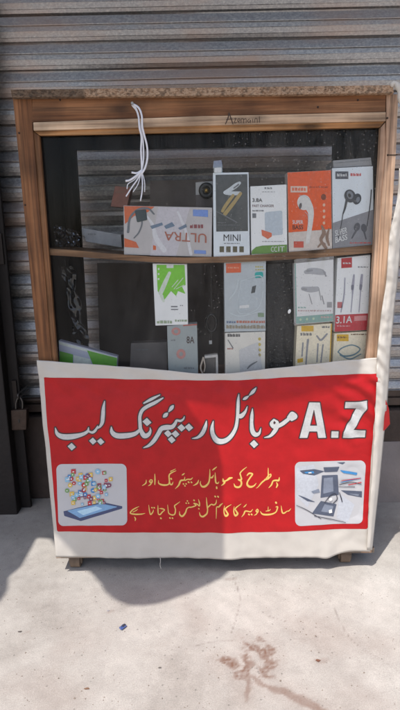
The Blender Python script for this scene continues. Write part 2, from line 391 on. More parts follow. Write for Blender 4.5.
def text(string, quad, mp, layer, m, parent, bold=.0, name='lettering'):   # quad TL TR BR BL
    cu = bpy.data.curves.new('tmp', 'FONT'); cu.body = string; cu.offset = bold; cu.resolution_u = 3
    to = bpy.data.objects.new('tmp', cu); COL.objects.link(to)
    bpy.context.view_layer.update()
    me = to.evaluated_get(bpy.context.evaluated_depsgraph_get()).to_mesh()
    co = np.array([v.co[:2] for v in me.vertices]); fc = [list(p.vertices) for p in me.polygons]
    lo, hi = co.min(0), co.max(0); uv = (co-lo)/(hi-lo)
    tl, tr, br, bl = [np.array(q, float) for q in quad]
    vs = []
    for u, v in uv:
        p = (tl*(1-u)+tr*u)*v+(bl*(1-u)+br*u)*(1-v); vs.append(mp(p[0], p[1], layer))
    to.to_mesh_clear(); bpy.data.objects.remove(to); bpy.data.curves.remove(cu)
    return meshobj(name, vs, fc, m, parent)
def tx(string, x0, y0, x1, y1, mp, layer, m, parent, bold=.0):
    return text(string, rect(x0, y0, x1, y1), mp, layer, m, parent, bold)
def scribble(rects, seed=1, hgt=.62, wl=(1.2, 3.4), gap=.7):   # rows of letter-sized ticks, too small to read
    r = random.Random(seed); out = []
    for x0, y0, x1, y1 in rects:
        x = x0
        while x < x1-.4:
            e = min(x+r.uniform(*wl), x1)
            while x < e-.25:
                w = r.uniform(.34, .62); out.append(rect(x, y0+(y1-y0)*r.choice((0, 0, .25)), min(x+w, e), y1)); x += w+.16
            x += gap*.8
    return out

# common print inks
INK = mat('black_ink', (38,38,40), .45); GREYINK = mat('grey_ink', (120,122,126), .45); WHITE = mat('white_print', (226,226,224), .4)
RED = mat('red_ink', (190,36,42), .42); ORANGE = mat('orange_ink', (236,92,28), .42); YELLOW = mat('yellow_ink', (222,176,48), .42)
GREEN = mat('green_ink', (112,190,58), .42); TEAL = mat('teal_ink', (28,150,132), .42); LGREY = mat('pale_grey_ink', (186,190,194), .4)
BLUEINK = mat('blue_ink', (78,120,190), .42); BROWNINK = mat('brown_ink', (120,84,60), .45)
CARD = mat('white_card', (244,244,242), .38, var=.03, scale=20); CARDB = mat('bluish_card', (230,236,240), .35, var=.03, scale=20)
SILVER = mat('silver_card', (190,197,200), .3, var=.06, scale=40)

# ------------------------------------------------------------------ ground
def build_ground():
    fx = np.arange(-.72, .72, .004); fy = np.arange(-.80, .12, .004)
    def ext(a, b):
        out = []; s = .008; x = 0
        while x < 60: x += s; out.append(x); s *= 1.35
        out = np.array(out); return np.concatenate([a[0]-out[::-1], a, a[-1]+out])
    xs, ys = ext(fx, 0), ext(fy, 0)
    X, Y = np.meshgrid(xs, ys)
    # stains, cracks and soft dark patches keep their own shape on the slab
    def strokes(lst, wpx):
        D = np.full(X.shape, 9.0)
        for st in lst:
            C = catmull([(*atg(px, py)[:2], w) for px, py, w in st], 8)
            for a, b in zip(C[:-1], C[1:]):
                d = b[:2]-a[:2]; L2 = max(d@d, 1e-12); t = np.clip(((X-a[0])*d[0]+(Y-a[1])*d[1])/L2, 0, 1)
                D = np.minimum(D, np.hypot(X-a[0]-t*d[0], Y-a[1]-t*d[1])-(a[2]+(b[2]-a[2])*t)*wpx)
        return D
    pw = .0019
    near = (np.abs(X) < .74) & (Y > -.82) & (Y < .14)
    N1 = np.zeros(X.shape); N2 = np.zeros(X.shape); N3 = np.zeros(X.shape)
    jj, ii = np.nonzero(near)
    for j, i in zip(jj, ii):
        p = (X[j, i], Y[j, i], 0)
        N1[j, i] = noise.noise((p[0]*38, p[1]*38, 3))+.5*noise.noise((p[0]*90, p[1]*90, 13)); N2[j, i] = noise.noise((p[0]*170, p[1]*170, 8)); N3[j, i] = noise.noise((p[0]*11, p[1]*11, 5))
    blot = strokes([[(222,660,5),(229,662,8),(236,664,6)], [(244,641,3),(252,648,5),(262,652,6),(268,660,4)], [(262,640,2),(270,650,4),(272,664,4),(262,672,4)],
                    [(246,652,4),(246,668,6),(240,674,5)], [(256,676,3),(268,676,4)]], pw)
    drip = strokes([[(247,668,3),(248,684,3.4),(247,694,2.6),(246,702,1)], [(252,676,2.5),(266,686,4),(282,691,5),(298,699,6.5),(314,706,6),(334,720,8)]], pw)
    st = np.clip(.5-(blot+N1*.016+N2*.009)/.007, 0, 1)*np.clip(.8+.6*N2+.3*N1, .2, 1)
    st = np.maximum(st, np.clip(.5-(drip+N1*.006+N2*.003)/.006, 0, 1)*np.clip(.62+.15*N1+.15*N2, 0, 1))
    halo = np.clip(1-(np.minimum(blot, drip)+N3*.012+N1*.008)/.035, 0, 1)*.16
    faint = strokes([[(60,650,10),(90,640,14)], [(300,620,16),(380,650,22)], [(20,690,20),(70,700,18)], [(180,600,8),(200,620,10)], [(340,690,12),(380,700,16)]], pw)
    st2 = np.clip(.5-(faint+N3*.05+N1*.01)/.06, 0, 1)*.17  # broad patches; the right-hand one puts soft wire shadows into the colour
    splat = strokes([[(318,661,3),(326,660,4)], [(20,635,1),(28,632,1.5)], [(86,688,1.5),(90,690,1)], [(108,612,1),(112,611,.8)], [(226,580,2),(236,578,2.5)]], pw)
    st3 = np.clip(.5-(splat+N1*.006+N2*.003)/.004, 0, 1)*.28
    stain = np.clip(np.maximum(np.maximum(st, st3), np.maximum(halo, st2)), 0, 1)
    crk = strokes([[(232,576,.35),(238,590,.35),(240,602,.3),(236,618,.3),(231,634,.25)], [(196,646,.3),(212,642,.3),(232,641,.3)], [(268,616,.2),(288,622,.2)],
                   [(330,600,.15),(352,640,.2),(400,672,.2)]], pw)
    crack = np.clip(.5-(crk-.0006+N2*.0009)/.0016, 0, 1)*np.clip(.45+.5*N1, .1, .7)
    Z = np.where(near, N3*.0016+N1*.0005, 0)
    Z = np.where((Y > .3), 0, Z)
    nx, ny = len(xs), len(ys)
    V = np.stack([X.ravel(), Y.ravel(), Z.ravel()], 1)
    idx = np.arange(nx*ny).reshape(ny, nx)
    Fq = np.stack([idx[:-1, :-1].ravel(), idx[:-1, 1:].ravel(), idx[1:, 1:].ravel(), idx[1:, :-1].ravel()], 1)
    me = bpy.data.meshes.new('ground'); me.from_pydata(V.tolist(), [], Fq.tolist())
    for nm, arr in (('stain', stain), ('crack', crack)):
        a = me.attributes.new(nm, 'FLOAT', 'POINT'); a.data.foreach_set('value', arr.ravel().astype(np.float32))
    for p in me.polygons: p.use_smooth = True
    o = link('ground', me, ground_mat()); o['kind'] = 'structure'
build_ground()

# ------------------------------------------------------------------ shop front: step, shutter, post, wall
SY = .45                                   # shutter plane
ZB = at(395, 404, SY).z                    # bottom of the shutter = top of the step
STEP = mat('step_concrete', (74,62,56), .85, var=.22, scale=14, bump=.3, bscale=90)
st = boxobj('step', -2.6, 2.6, SY-.03, SY+.6, 0, ZB-.012, STEP, None, bevel=.006)
tag(st, 'brown concrete sill running under the metal shutter', 'step')
bm = bmesh.new(); zs_ = at(395, 440, SY-.03).z
f = [Vector((.1, SY-.031, zs_)), Vector((.1, SY-.031, -.05)), Vector((.1, SY-.11, -.05)), Vector((.1, SY-.075, zs_*.55))]
add_prism(bm, f, [p+Vector((2.5, 0, 0)) for p in f])
tag(bmobj('apron', bm, mat('apron_concrete', (140,130,126), .88, var=.12, scale=9, bump=.2, bscale=80), None, bevel=.01), 'sloping grey concrete apron between the ground and the brown sill', 'apron')

sh = thing('roller_shutter', 'corrugated galvanised roller shutter with rusty film behind the cabinet', 'shutter', (0, SY, ZB))
def build_shutter():
    p = .0738
    prof = [(0,-.010),(.055,-.010),(.06,.0005),(.10,.0014),(.24,.0050),(.36,.0074),(.385,.0070),(.40,.0040),(.42,.0036),(.435,.0078),(.455,.0098),(.605,.0102),(.62,.0094),(.80,.0058),(.815,.0044),(.925,.0004),(.94,-.002),(.95,-.011)]
    z0 = at(10, 16, SY).z                 # a groove seen above the cabinet
    k0 = math.ceil((z0-ZB-.05)/p)
    zs = []
    for k in range(int(k0), int(k0)-60, -1): pass
    top = z0
    while top < 2.45: top += p
    rows = []
    z = top; i = 0
    while z > ZB+.05:
        for t, d in prof:
            zz = z-t*p
            if zz > ZB+.045: rows.append((zz, d, i))
        z -= p; i += 1
    xs = np.concatenate([np.arange(-2.3, -.81, .1), np.arange(-.8, .8, .02), np.arange(.8, 2.301, .1)])
    V, Fc = [], []
    for (zz, d, i) in rows:
        for x in xs:
            w = .0016*noise.noise((x*2.2, i*3.7, 1.3)); w2 = .0007*noise.noise((x*9, i*5.1, 4.4))
            tilt = .0022*noise.noise((x*1.3, i*7.7, 9.9))*(d/.01)
            V.append((x, SY-d+w+w2-tilt, zz+.0012*noise.noise((x*1.5, i*2.3, 7))))
    n = len(xs)
    for r in range(len(rows)-1):
        for c in range(n-1): Fc.append((r*n+c, r*n+c+1, (r+1)*n+c+1, (r+1)*n+c))
    o = meshobj('slat_curtain', V, Fc, shutter_mat(), sh)
    md = o.modifiers.new('thick', 'SOLIDIFY'); md.thickness = .0012; md.offset = 1
build_shutter()
BAR = mat('shutter_bar_steel', (84,70,62), .6, metal=.3, var=.25, scale=25, bump=.2)
bm = bmesh.new(); add_box(bm, -2.3, 2.3, SY-.014, SY+.012, ZB, ZB+.026); add_box(bm, -2.3, 2.3, SY-.004, SY+.006, ZB+.027, ZB+.052)
bmobj('bottom_bar', bm, BAR, sh, bevel=.002)
for s in (-1, 1):
    xs_ = s*2.33; bm = bmesh.new()
    add_box(bm, xs_-.035, xs_+.035, SY-.03, SY-.022, ZB, 2.45); add_box(bm, xs_-.035, xs_+.035, SY+.022, SY+.03, ZB, 2.45)
    add_box(bm, xs_+(.028 if s > 0 else -.035), xs_+(.035 if s > 0 else -.028), SY-.0215, SY+.0215, ZB, 2.45)
    bmobj('guide_rail', bm, BAR, sh)
bx = at(30, 388, SY).x
bm = bmesh.new()
add_tube(bm, [(bx-.03, SY-.012, ZB+.05), (bx-.03, SY-.035, ZB+.05), (bx+.05, SY-.035, ZB+.05), (bx+.05, SY-.012, ZB+.05)], .005, 8, 6)
bmobj('pull_handle', bm, BAR, sh, smooth=True)

# shop wall round the shutter
PLAS = mat('old_plaster', (150,138,126), .9, var=.18, scale=5, bump=.3, bscale=40)
wl = thing('shop_wall', 'old plastered shop wall framing the metal shutter', 'wall', (0, SY, 0))
boxobj('pier', -3.9, -2.37, SY-.06, SY+.5, 0.0, 2.46, PLAS, wl, .01); boxobj('pier', 2.37, 3.9, SY-.06, SY+.5, 0.0, 2.46, PLAS, wl, .01)
boxobj('lintel', -3.9, 3.9, SY-.06, SY+.5, 2.463, 3.4, PLAS, wl, .01)
boxobj('back_panel', -2.366, 2.366, SY+.45, SY+.5, ZB, 2.46, PLAS, wl, .002)

# dark post at the left
DARK = mat('dark_post_brown', (30,22,19), .7, var=.25, scale=12, bump=.2)
px_ = at(17.5, 370, .36).x
po = thing('dark_post', 'dark brown steel door post standing left of the wooden cabinet', 'post', (px_-.14, .36, 0))
boxobj('face_plate', px_-.44, px_, .36, .374, 0, 1.55, DARK, po, .002)
boxobj('added_section', px_-.44, px_-.03, .315, .3585, 0.0, 1.5, DARK, po, .004)  # depth added to block light beside the cabinet and keep the left dark
for zz in (.35, .8, 1.3): boxobj('hinge', px_-.02, px_-.006, .352, .3585, zz, zz+.09, mat('worn_steel', (52,44,40), .6, metal=.4, var=.2), po, .001)

# padlock hanging at the foot of the shutter
def padlock():
    Y = .345
    a = at(18.6, 429, Y)
    t = thing('padlock', 'brown box padlock with steel shackle hanging at the shutter foot', 'padlock', a)
    slab('body', [(10.5,410.5),(26.5,409.5),(26.3,430),(11.5,430.5)], Y-.012, .024, mat('padlock_brass', (70,55,46), .55, metal=.4, var=.25, scale=60, bump=.2), t, .003)
    bm = bmesh.new()
    add_tube(bm, [at(16, 411, Y), at(16.2, 402, Y), at(19.2, 397, Y), at(22.4, 401.5, Y), at(22.6, 411, Y)], .0036, 10, 6)
    bmobj('shackle', bm, mat('padlock_steel', (92,88,86), .4, metal=.8), t, smooth=True)
    bm = bmesh.new(); p = at(19, 421, Y-.0126); add_box(bm, p.x-.002, p.x+.002, Y-.0135, Y-.0124, p.z-.005, p.z+.005)
    bmobj('keyhole', bm, INK, t)
    # hasp staple the lock hangs from
    bm = bmesh.new(); q = at(19.3, 396, Y)
    add_tube(bm, [(q.x, SY-.02, q.z-.006), (q.x, Y+.02, q.z-.004), (q.x, Y-.006, q.z-.004), (q.x, Y-.008, q.z+.008), (q.x, Y+.02, q.z+.010), (q.x, SY-.02, q.z+.012)], .0032, 8, 5)
    bmobj('hasp_staple', bm, mat('padlock_steel', (92,88,86), .4, metal=.8), t, smooth=True)
padlock()

# ------------------------------------------------------------------ the cabinet
cab = thing('display_cabinet', 'unpainted pine display cabinet with dusty glass front standing on short legs', 'cabinet', (0, .15, 0))
DEP = .345
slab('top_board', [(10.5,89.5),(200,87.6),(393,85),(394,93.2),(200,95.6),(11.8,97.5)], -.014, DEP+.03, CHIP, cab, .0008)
slab('top_rail', [(32,97.8),(386,93.5),(385.5,111.6),(200,116),(31.8,122)], 0, .022, WX, cab)
slab('pale_strip', [(33,122.2),(200,116.2),(386,111.8),(386,121),(200,125.5),(33.5,130.6)], -.004, .02, WX2, cab, .0015)
slab('inner_moulding', [(33.4,130.9),(200,126),(385,121.3),(380.5,127),(200,131.6),(39.5,135.4)], .004, .012, WXO, cab, .0015)
slab('stile', [(12.6,98),(31.6,98),(32.6,128),(51.5,360),(67,553),(57.5,553)], 0, .024, WZ, cab, .0015)
slab('inner_moulding', [(33.1,131),(39.2,135.8),(57,360),(72,553),(67.6,553),(52,360)], .005, .012, WZO, cab, .0015)
slab('stile', [(386.4,94),(398.6,94),(396,150),(386,305),(372,553),(361,553),(374.6,345),(379,270),(382.5,190),(386.3,150)], 0, .024, WZP, cab, .0015)
slab('inner_moulding', [(380.8,127.4),(385.6,122),(386,150),(382.2,190),(378.6,270),(374.2,345),(372,380),(363.5,380),(367.6,345),(372.5,280),(377,200),(379.5,160)], .003, .014, WZP, cab, .0015)
# nails and the joint in the right stile
for q in [(388,155), (358,100), (387.5,118), (19,133), (25,205), (60,99.8), (318,107)]:
    bm = bmesh.new(); c = at(*q, -.0008); bmesh.ops.create_cone(bm, cap_ends=True, segments=10, radius1=.0022, radius2=.0018, depth=.0016, matrix=Matrix.Translation(c) @ Matrix.Rotation(R(90), 4, 'X'))
    bmobj('nail', bm, mat('rusty_nail', (58,44,38), .6, metal=.5), cab)
bm = bmesh.new(); c = at(391, 155, 0); add_box(bm, c.x-.004, c.x+.014, -.0009, .0002, c.z-.0012, c.z+.0008); bmobj('joint_crack', bm, mat('dark_crack', (42,28,20), .9), cab)
# pencilled name on the pale strip
tg = [[(225.5,124,.7),(228,118,1.0),(229,112.6,.9)], [(229,112.6,.8),(231,118.5,1),(233,124,.7)], [(226.5,119.5,.6),(232.5,118.8,.6)],
      [(234,119,.5),(236,118.4,.6),(234.3,122.6,.5),(236.6,122.6,.5)], [(238,121.5,.5),(240,120.3,.5),(239,118.6,.5),(237.6,120.5,.5),(239.4,123,.5)], [(241,123,.5),(241.4,119,.5),(243.4,119,.5),(243.6,123,.5)],
      [(243.8,119.6,.5),(246,118.8,.5),(246.2,122.8,.5)], [(249.5,119,.5),(247.6,120.6,.6),(249,122.6,.5),(250.4,120,.5),(250.8,123,.5)], [(252.6,119,.5),(252.8,122.8,.5)], [(254.5,122.6,.5),(255.2,118.6,.5),(257,118.8,.5),(257.4,122.6,.5)], [(259.4,116.5,.5),(259.6,122.4,.5)]]
emboss('pencil_writing', [('stroke', s) for s in tg], plane_map(-.004), 1, mat('pencil', (62,44,34), .7), cab, h=.25)

# carcass
xl, xr = at(40, 300, .02).x-.022, at(384, 300, .02).x-.006
lft = [at(14, 99, .0255), at(57.8, 552, .0255)]; rgt = [at(397, 95, .0255), at(371.5, 552, .0255)]
bm = bmesh.new()
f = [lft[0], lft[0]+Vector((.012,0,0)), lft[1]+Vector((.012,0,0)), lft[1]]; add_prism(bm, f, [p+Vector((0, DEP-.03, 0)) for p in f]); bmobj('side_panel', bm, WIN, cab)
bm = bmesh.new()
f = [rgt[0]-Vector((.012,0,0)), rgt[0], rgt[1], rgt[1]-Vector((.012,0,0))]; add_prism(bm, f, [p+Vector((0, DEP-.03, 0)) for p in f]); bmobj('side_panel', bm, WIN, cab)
bm = bmesh.new()    # dark back frame with an open middle
BY = DEP-.004
o_tl, o_tr, o_br, o_bl = at(76, 150, BY), at(333, 145, BY), at(327, 395, BY), at(91, 395, BY)
XL, XR, ZT = lft[1].x+.002, rgt[0].x-.004, rgt[0].z-.004
L0, L1 = Vector((lft[0].x+.003,BY,ZT)), Vector((lft[1].x+.002,BY,.07))
R0, R1 = Vector((rgt[0].x-.003,BY,ZT)), Vector((rgt[1].x-.003,BY,.07))
for f in ([L0, R0, o_tr, o_tl], [L0, o_tl, o_bl, L1], [o_tr, R0, R1, o_br], [o_bl, o_br, R1, L1]):
    add_prism(bm, f, [p+Vector((0, .012, 0)) for p in f])
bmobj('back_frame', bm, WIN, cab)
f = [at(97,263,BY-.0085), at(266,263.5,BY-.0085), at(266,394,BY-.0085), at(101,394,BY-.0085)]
bm = bmesh.new(); add_prism(bm, f, [p+Vector((0,.006,0)) for p in f]); bmobj('back_panel', bm, mat('dark_backing', (60,51,47), .75, var=.3, scale=9), cab)  # dark board added so the shaded slats behind do not show bright
# sagging shelf
SHT = [(42,247.8),(80,250.8),(110,253.6),(150,256.6),(185,257.6),(230,256.2),(270,253.8),(320,249.6),(380,244.6)]
SHB = [(42,254.6),(80,257),(110,259.4),(150,262),(185,263.2),(230,262.6),(270,260.8),(320,257.4),(380,252.2)]
SF = .022
t_ = [at(x, y, SF) for x, y in SHT]; b_ = [at(x, y, SF) for x, y in SHB]
bm = bmesh.new(); add_prism(bm, t_+b_[::-1], [p+Vector((0, DEP-.03, 0)) for p in t_+b_[::-1]]); bmobj('shelf', bm, WSH, cab, bevel=.0008)
def shelf_z(x):
    return float(np.interp(x, [p.x for p in t_], [p.z for p in t_]))
FLZ = at(250, 392, .03).z          # top of the lower shelf, hidden by the banner
boxobj('lower_shelf', lft[1].x+.013, rgt[1].x-.013, .026, DEP-.006, FLZ-.016, FLZ, WSH, cab, .001)
boxobj('bottom_board', lft[1].x+.001, rgt[1].x-.001, .002, DEP, .047, .062, wood('dusty_board', (.16,.11,.08), (.28,.21,.16), (.36,.29,.23), 'X', seed=9.1), cab, .002)
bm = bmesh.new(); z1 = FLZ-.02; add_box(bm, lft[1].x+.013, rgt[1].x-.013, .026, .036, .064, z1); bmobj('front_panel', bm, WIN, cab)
gq = [(37.5,133.5),(382,125),(369,385),(55,385)]
slab('glass_pane', gq, .0185, .004, GLASS, cab, 0)
LEG = mat('dusty_leg_wood', (118,100,84), .85, var=.25, scale=40, bump=.3)
for (xa, xb, ya, yb) in ((67.5, 82, .02, .06), (338.5, 353, .02, .06), (70, 84, DEP-.05, DEP-.01), (336, 350, DEP-.05, DEP-.01)):
    x0, x1 = at(xa, 566, .02).x, at(xb, 566, .02).x
    xc, yc, hw = (x0+x1)/2, (ya+yb)/2, (x1-x0)/2
    bm = bmesh.new(); add_box(bm, x0, x1, ya, yb, .0385, .0465)
    for q in (-1, 1): add_box(bm, xc+q*hw*.78-.0025, xc+q*hw*.78+.0025, yc-.010, yc+.010, .012, .0384)
    cs = bmobj('caster', bm, LEG, cab, bevel=.001)
    bm = bmesh.new()
    bmesh.ops.create_cone(bm, cap_ends=True, segments=28, radius1=.0205, radius2=.0205, depth=hw*1.36, matrix=Matrix.Translation((xc, yc, .0195)) @ Matrix.Rotation(R(90), 4, 'Y'))
    bmobj('wheel', bm, LEG, cs, smooth=False, bevel=.0025)
boxobj('batten', at(84, 560, .03).x, at(118, 560, .03).x, .03, .05, .034, .0465, LEG, cab, .002)

# ------------------------------------------------------------------ the banner
def bd(x, z):                      # how far the sheet stands off the cabinet front
    a = .0050
    a += .0045*math.exp(-((z-(.47+.10*x))/.040)**2)                      # sagging roll near the top
    a += .0035*math.sin(x*9+1.1)*math.exp(-((z-.25)/.18)**2)
    a += .0045*math.exp(-((x-.055-.06*(z-.3))/.028)**2)
    a += .0026*noise.noise((x*11, z*8, 2.2))+.0013*noise.noise((x*30+z*14, z*26, 5.1))
    t = max(0, min(1, (z-.485)/.03))                                     # puckered hem along the tied top edge
    a += t*(.0022*noise.noise((x*34+z*30, z*50, 7.7))+.0012*math.sin(x*75+z*90))
    e = max(0, min(1, (x-.25)/.1))
    a += e*.0036*math.sin((z*1.0+x*.8)*120+2*noise.noise((x*20, z*20, 1)))*math.exp(-((z-.455)/.085)**2)
    a += e*.0022*noise.noise((x*26, z*40, 11))
    a += .0050*max(0, (.12-z)/.08)*(.5+.5*math.sin(x*26+.8))+.0022*max(0, (.13-z)/.08)*noise.noise((x*45, z*30, 3))
    return -max(a, .0015)
def bmap(x, y, l):
    p = at(x, y, -.003); d = bd(p.x, p.z)
    return Vector((p.x, p.y+d-.0007-.00042*l, p.z))
ban = thing('banner', 'red and white printed shop banner tied over the lower cabinet front', 'banner', (0, -.01, .3))
VINYL = mat('white_vinyl', (192,186,178), .42, var=.06, scale=14)
def edge(pts, n):
    C = np.array(catmull(pts, 12)); t = np.linspace(0, len(C)-1, n)
    return [np.array([np.interp(q, np.arange(len(C)), C[:, d]) for d in range(C.shape[1])]) for q in t]
NU, NV = 170, 110
top_e = edge([(37.5,359.5),(80,363),(140,367.2),(210,373.2),(265,368.4),(300,365),(340,360.5),(366,358),(379,357)], NU)
bot_e = edge([(56.8,555),(100,556.4),(160,556.2),(215,556.5),(270,556),(310,555.2),(327,556),(346,550.6),(369.5,550)], NU)
lef_e = edge([(37.5,359.5),(43.5,420),(50,490),(56.8,555)], NV)
rig_e = edge([(379,357),(382,395),(379.5,446),(375,495),(369.5,550)], NV)
V = []
for j in range(NV):
    v = j/(NV-1)
    for i in range(NU):
        u = i/(NU-1)
        p = (1-v)*top_e[i]+v*bot_e[i]+(1-u)*lef_e[j]+u*rig_e[j]-((1-u)*(1-v)*top_e[0]+u*(1-v)*top_e[-1]+(1-u)*v*bot_e[0]+u*v*bot_e[-1])
        V.append(bmap(p[0], p[1], 0))
Fc = [(j*NU+i, (j+1)*NU+i, (j+1)*NU+i+1, j*NU+i+1) for j in range(NV-1) for i in range(NU-1)]
o = meshobj('sheet', V, Fc, VINYL, ban, smooth=True)
md = o.modifiers.new('thick', 'SOLIDIFY'); md.thickness = .0006; md.offset = -1
BRED = mat('banner_red', (172,22,27), .5, spec=.3, var=.12, scale=26)
red = [(44.2,376.8),(90,377.6),(150,379),(212,379.8),(260,378.2),(300,376),(340,374),(376,372.4),(373.6,420),(370.5,460),(367,527.6),(320,529),(280,530.2),(200,531),(120,531.6),(57.6,530.5),(50.6,450)]
emboss('red_panel', [('poly', red)], bmap, 1, BRED, ban, h=1.6)

def Z(x0, y0, s, lst): return [('stroke', [(x0+p[0]/s, y0+p[1]/s, p[2]/s) for p in st]) for st in lst]
def dia(x0, y0, s, lst): return [('poly', [(x0+(cx-r)/s, y0+(cy-r*.1)/s), (x0+cx/s, y0+(cy-r*.95)/s), (x0+(cx+r)/s, y0+(cy+r*.1)/s), (x0+cx/s, y0+(cy+r*.95)/s)]) for cx, cy, r in lst]
k = 6.667
title = Z(50, 395, k, [
    [(368,35,6),(361,80,20),(358,130,25),(352,175,23),(337,203,15),(318,214,12)], [(322,198,5),(309,225,16),(288,243,17),(266,238,13)],
    [(262,209,5),(254,236,18),(215,258,25),(150,272,36),(90,271,36),(55,252,25),(42,210,5)]]) + dia(50, 395, k, [(147,340,27),(288,303,25),(340,306,25)])
title += Z(105, 390, k, [
    [(45,238,5),(50,275,26),(80,298,35),(140,298,35),(200,286,27),(232,262,18)], [(388,46,8),(340,74,20),(285,101,23),(252,126,22),(236,165,21),(236,215,22),(240,258,24),(262,298,33),(290,292,26),(305,265,14),(302,243,4)],
    [(367,27,7),(312,54,18),(262,80,9)]]) + dia(105, 390, k, [(282,205,30)])
title += Z(140, 395, k, [
    [(25,346,5),(60,331,18),(95,297,26),(124,250,27),(145,217,30),(178,208,34),(215,204,28),(236,180,20),(246,160,15),(270,163,16),(290,150,11),(297,132,4)],
    [(158,137,8),(172,124,26),(186,110,8)], [(194,100,8),(212,76,24),(224,60,7)]]) + dia(140, 395, k, [(188,250,26),(238,252,26),(212,290,26),(277,210,27),(327,207,28)])
title += Z(185, 380, k, [
    [(48,381,4),(85,373,16),(115,346,25),(135,302,22),(143,262,4)],
    [(188,265,5),(180,310,22),(186,356,28),(215,395,35),(260,396,31),(302,366,26),(335,310,22),(347,240,20),(350,180,21),(352,122,17),(356,82,4)]])
k = 6.154
title += Z(235, 385, k, [
    [(12,176,14),(35,181,28),(60,155,16),(73,122,4)], [(48,77,7),(62,70,18),(80,58,6)], [(86,52,7),(108,32,20),(127,10,5)],
    [(105,137,4),(102,180,19),(100,230,21),(105,275,27),(123,298,27),(146,290,16),(157,258,3)],
    [(236,206,9),(222,232,22),(242,250,26),(258,225,18),(240,208,10)], [(178,316,4),(214,306,16),(243,275,24),(262,240,20)],
    [(250,254,20),(290,230,24),(325,204,22)], [(328,192,22),(346,164,16),(368,186,24),(346,206,18)], [(335,190,24),(352,186,30)]]) + dia(235, 385, k, [(115,355,26)])
k = 4.651
def P(lst, x0=290, y0=390, s=4.651): return [(x0+x/s, y0+y/s) for x, y in lst]
title += [('poly', P([(190,187),(222,187),(222,218),(189,218)])), ('poly', P([(255,52),(356,47),(353,82),(293,182),(348,184),(346,217),(243,218),(245,190),(306,83),(253,82)])),
          ('poly', P([(42,218),(86,52),(134,52),(165,218),(129,218),(124,188),(87,188),(78,218)])), ('cut', P([(108,82),(90,161),(123,161)]))]
emboss('title_outline', title, bmap, 2, mat('outline_print', (62,40,44), .45), ban, h=.42, iso=1.15)
emboss('title_lettering', title, bmap, 3, mat('title_white', (192,192,191), .42), ban, h=.42)

k8, k6 = 8.0, 6.667
sub = Z(235, 460, k8, [[(351,126,4),(345,150,15),(320,150,13),(300,156,12),(287,186,12),(266,209,4)], [(328,166,5),(335,186,13),(327,206,9)],
    [(262,52,4),(262,92,9),(262,138,9)], [(234,141,9),(252,140,12),(280,118,12),(281,100,8),(262,112,8),(242,138,9)], [(246,140,11),(214,162,12),(180,200,6),(166,209,3)],
    [(93,108,7),(110,92,14),(136,98,13),(118,125,12),(98,155,12),(95,180,15),(115,198,18),(145,192,12),(166,170,4)],
    [(90,41,4),(60,62,9),(38,86,11),(43,110,11),(48,134,14),(36,140,13),(22,136,8)], [(24,141,7),(45,152,14),(47,180,14),(28,198,16),(0,192,14),(-12,168,4)]])
sub += Z(190, 460, k8, [[(334,122,10),(314,127,17),(290,145,11),(270,152,10)], [(262,134,7),(266,152,17),(276,160,13),(263,178,10),(248,189,3)],
    [(200,88,4),(202,130,11),(206,165,12),(221,172,10),(231,158,3)], [(212,202,12),(213,212,12)],
    [(158,62,4),(158,110,10),(150,165,12),(125,195,16),(98,200,14),(82,176,8),(86,158,4)], [(158,128,8),(176,126,14),(189,106,3)], [(180,68,7),(195,56,11),(213,41,4)],
    [(69,148,4),(60,172,12),(38,188,9),(24,193,3)]])
sub += Z(140, 460, k6, [[(352,108,3),(338,120,9),(318,120,8),(302,128,8)], [(323,138,10),(326,141,10)], [(342,138,10),(345,141,10)],
    [(300,104,3),(294,125,9),(272,130,12),(258,160,10),(236,183,3)], [(289,150,9),(291,152,9)], [(307,150,9),(309,152,9)], [(299,163,9),(301,165,9)], [(280,93,4),(288,88,9),(298,80,3)],
    [(242,64,3),(215,76,8),(196,92,9),(196,122,9),(200,150,9),(213,156,10),(222,138,3)], [(238,53,3),(205,69,7)], [(124,128,3),(128,150,9),(160,160,12),(190,155,9),(197,136,7)], [(207,117,11),(210,120,11)],
    [(100,86,4),(101,120,9),(100,157,6)], [(72,124,6),(65,138,9),(80,142,10),(82,128,7),(74,124,6)], [(80,142,8),(70,158,8),(56,166,3)], [(43,126,3),(40,148,9),(16,166,3)]])
sub += Z(250, 490, k8, [[(324,136,3),(306,155,9),(290,158,7),(275,170,11),(258,172,11),(250,150,10),(245,112,3)],
    [(203,85,14),(206,90,14)], [(203,122,6),(216,120,10),(214,138,11),(202,164,10),(170,180,13),(130,184,14),(95,178,12),(79,156,3)], [(142,120,4),(141,152,6)], [(124,156,5),(150,152,8),(160,140,4)],
    [(56,138,6),(46,154,10),(58,164,11),(62,148,9),(56,138,6)], [(60,162,8),(46,182,8),(30,190,3)]])
sub += Z(200, 490, k6, [[(350,118,3),(336,134,8),(318,132,8),(300,130,10),(290,150,9),(276,168,3)], [(323,151,10),(326,154,10)], [(341,151,10),(344,154,10)], [(288,102,4),(298,95,8),(308,83,3)],
    [(272,78,3),(246,95,8),(232,110,9),(240,126,10),(249,144,12),(236,154,14),(226,142,9),(223,118,7),(226,92,3)],
    [(206,78,3),(180,95,8),(167,110,9),(175,126,10),(184,144,12),(171,154,14),(161,142,9),(158,118,7),(162,88,3)],
    [(150,72,3),(136,84,10),(124,98,9),(110,100,7),(108,130,6),(107,176,3)],
    [(99,29,10),(102,32,10)], [(118,29,10),(121,32,10)], [(109,52,3),(105,76,8),(90,86,9),(76,82,7),(62,92,9),(50,104,9)], [(42,38,3),(45,75,8),(49,106,9),(50,122,8),(44,146,10),(20,165,12),(2,158,9),(-4,136,3)]])
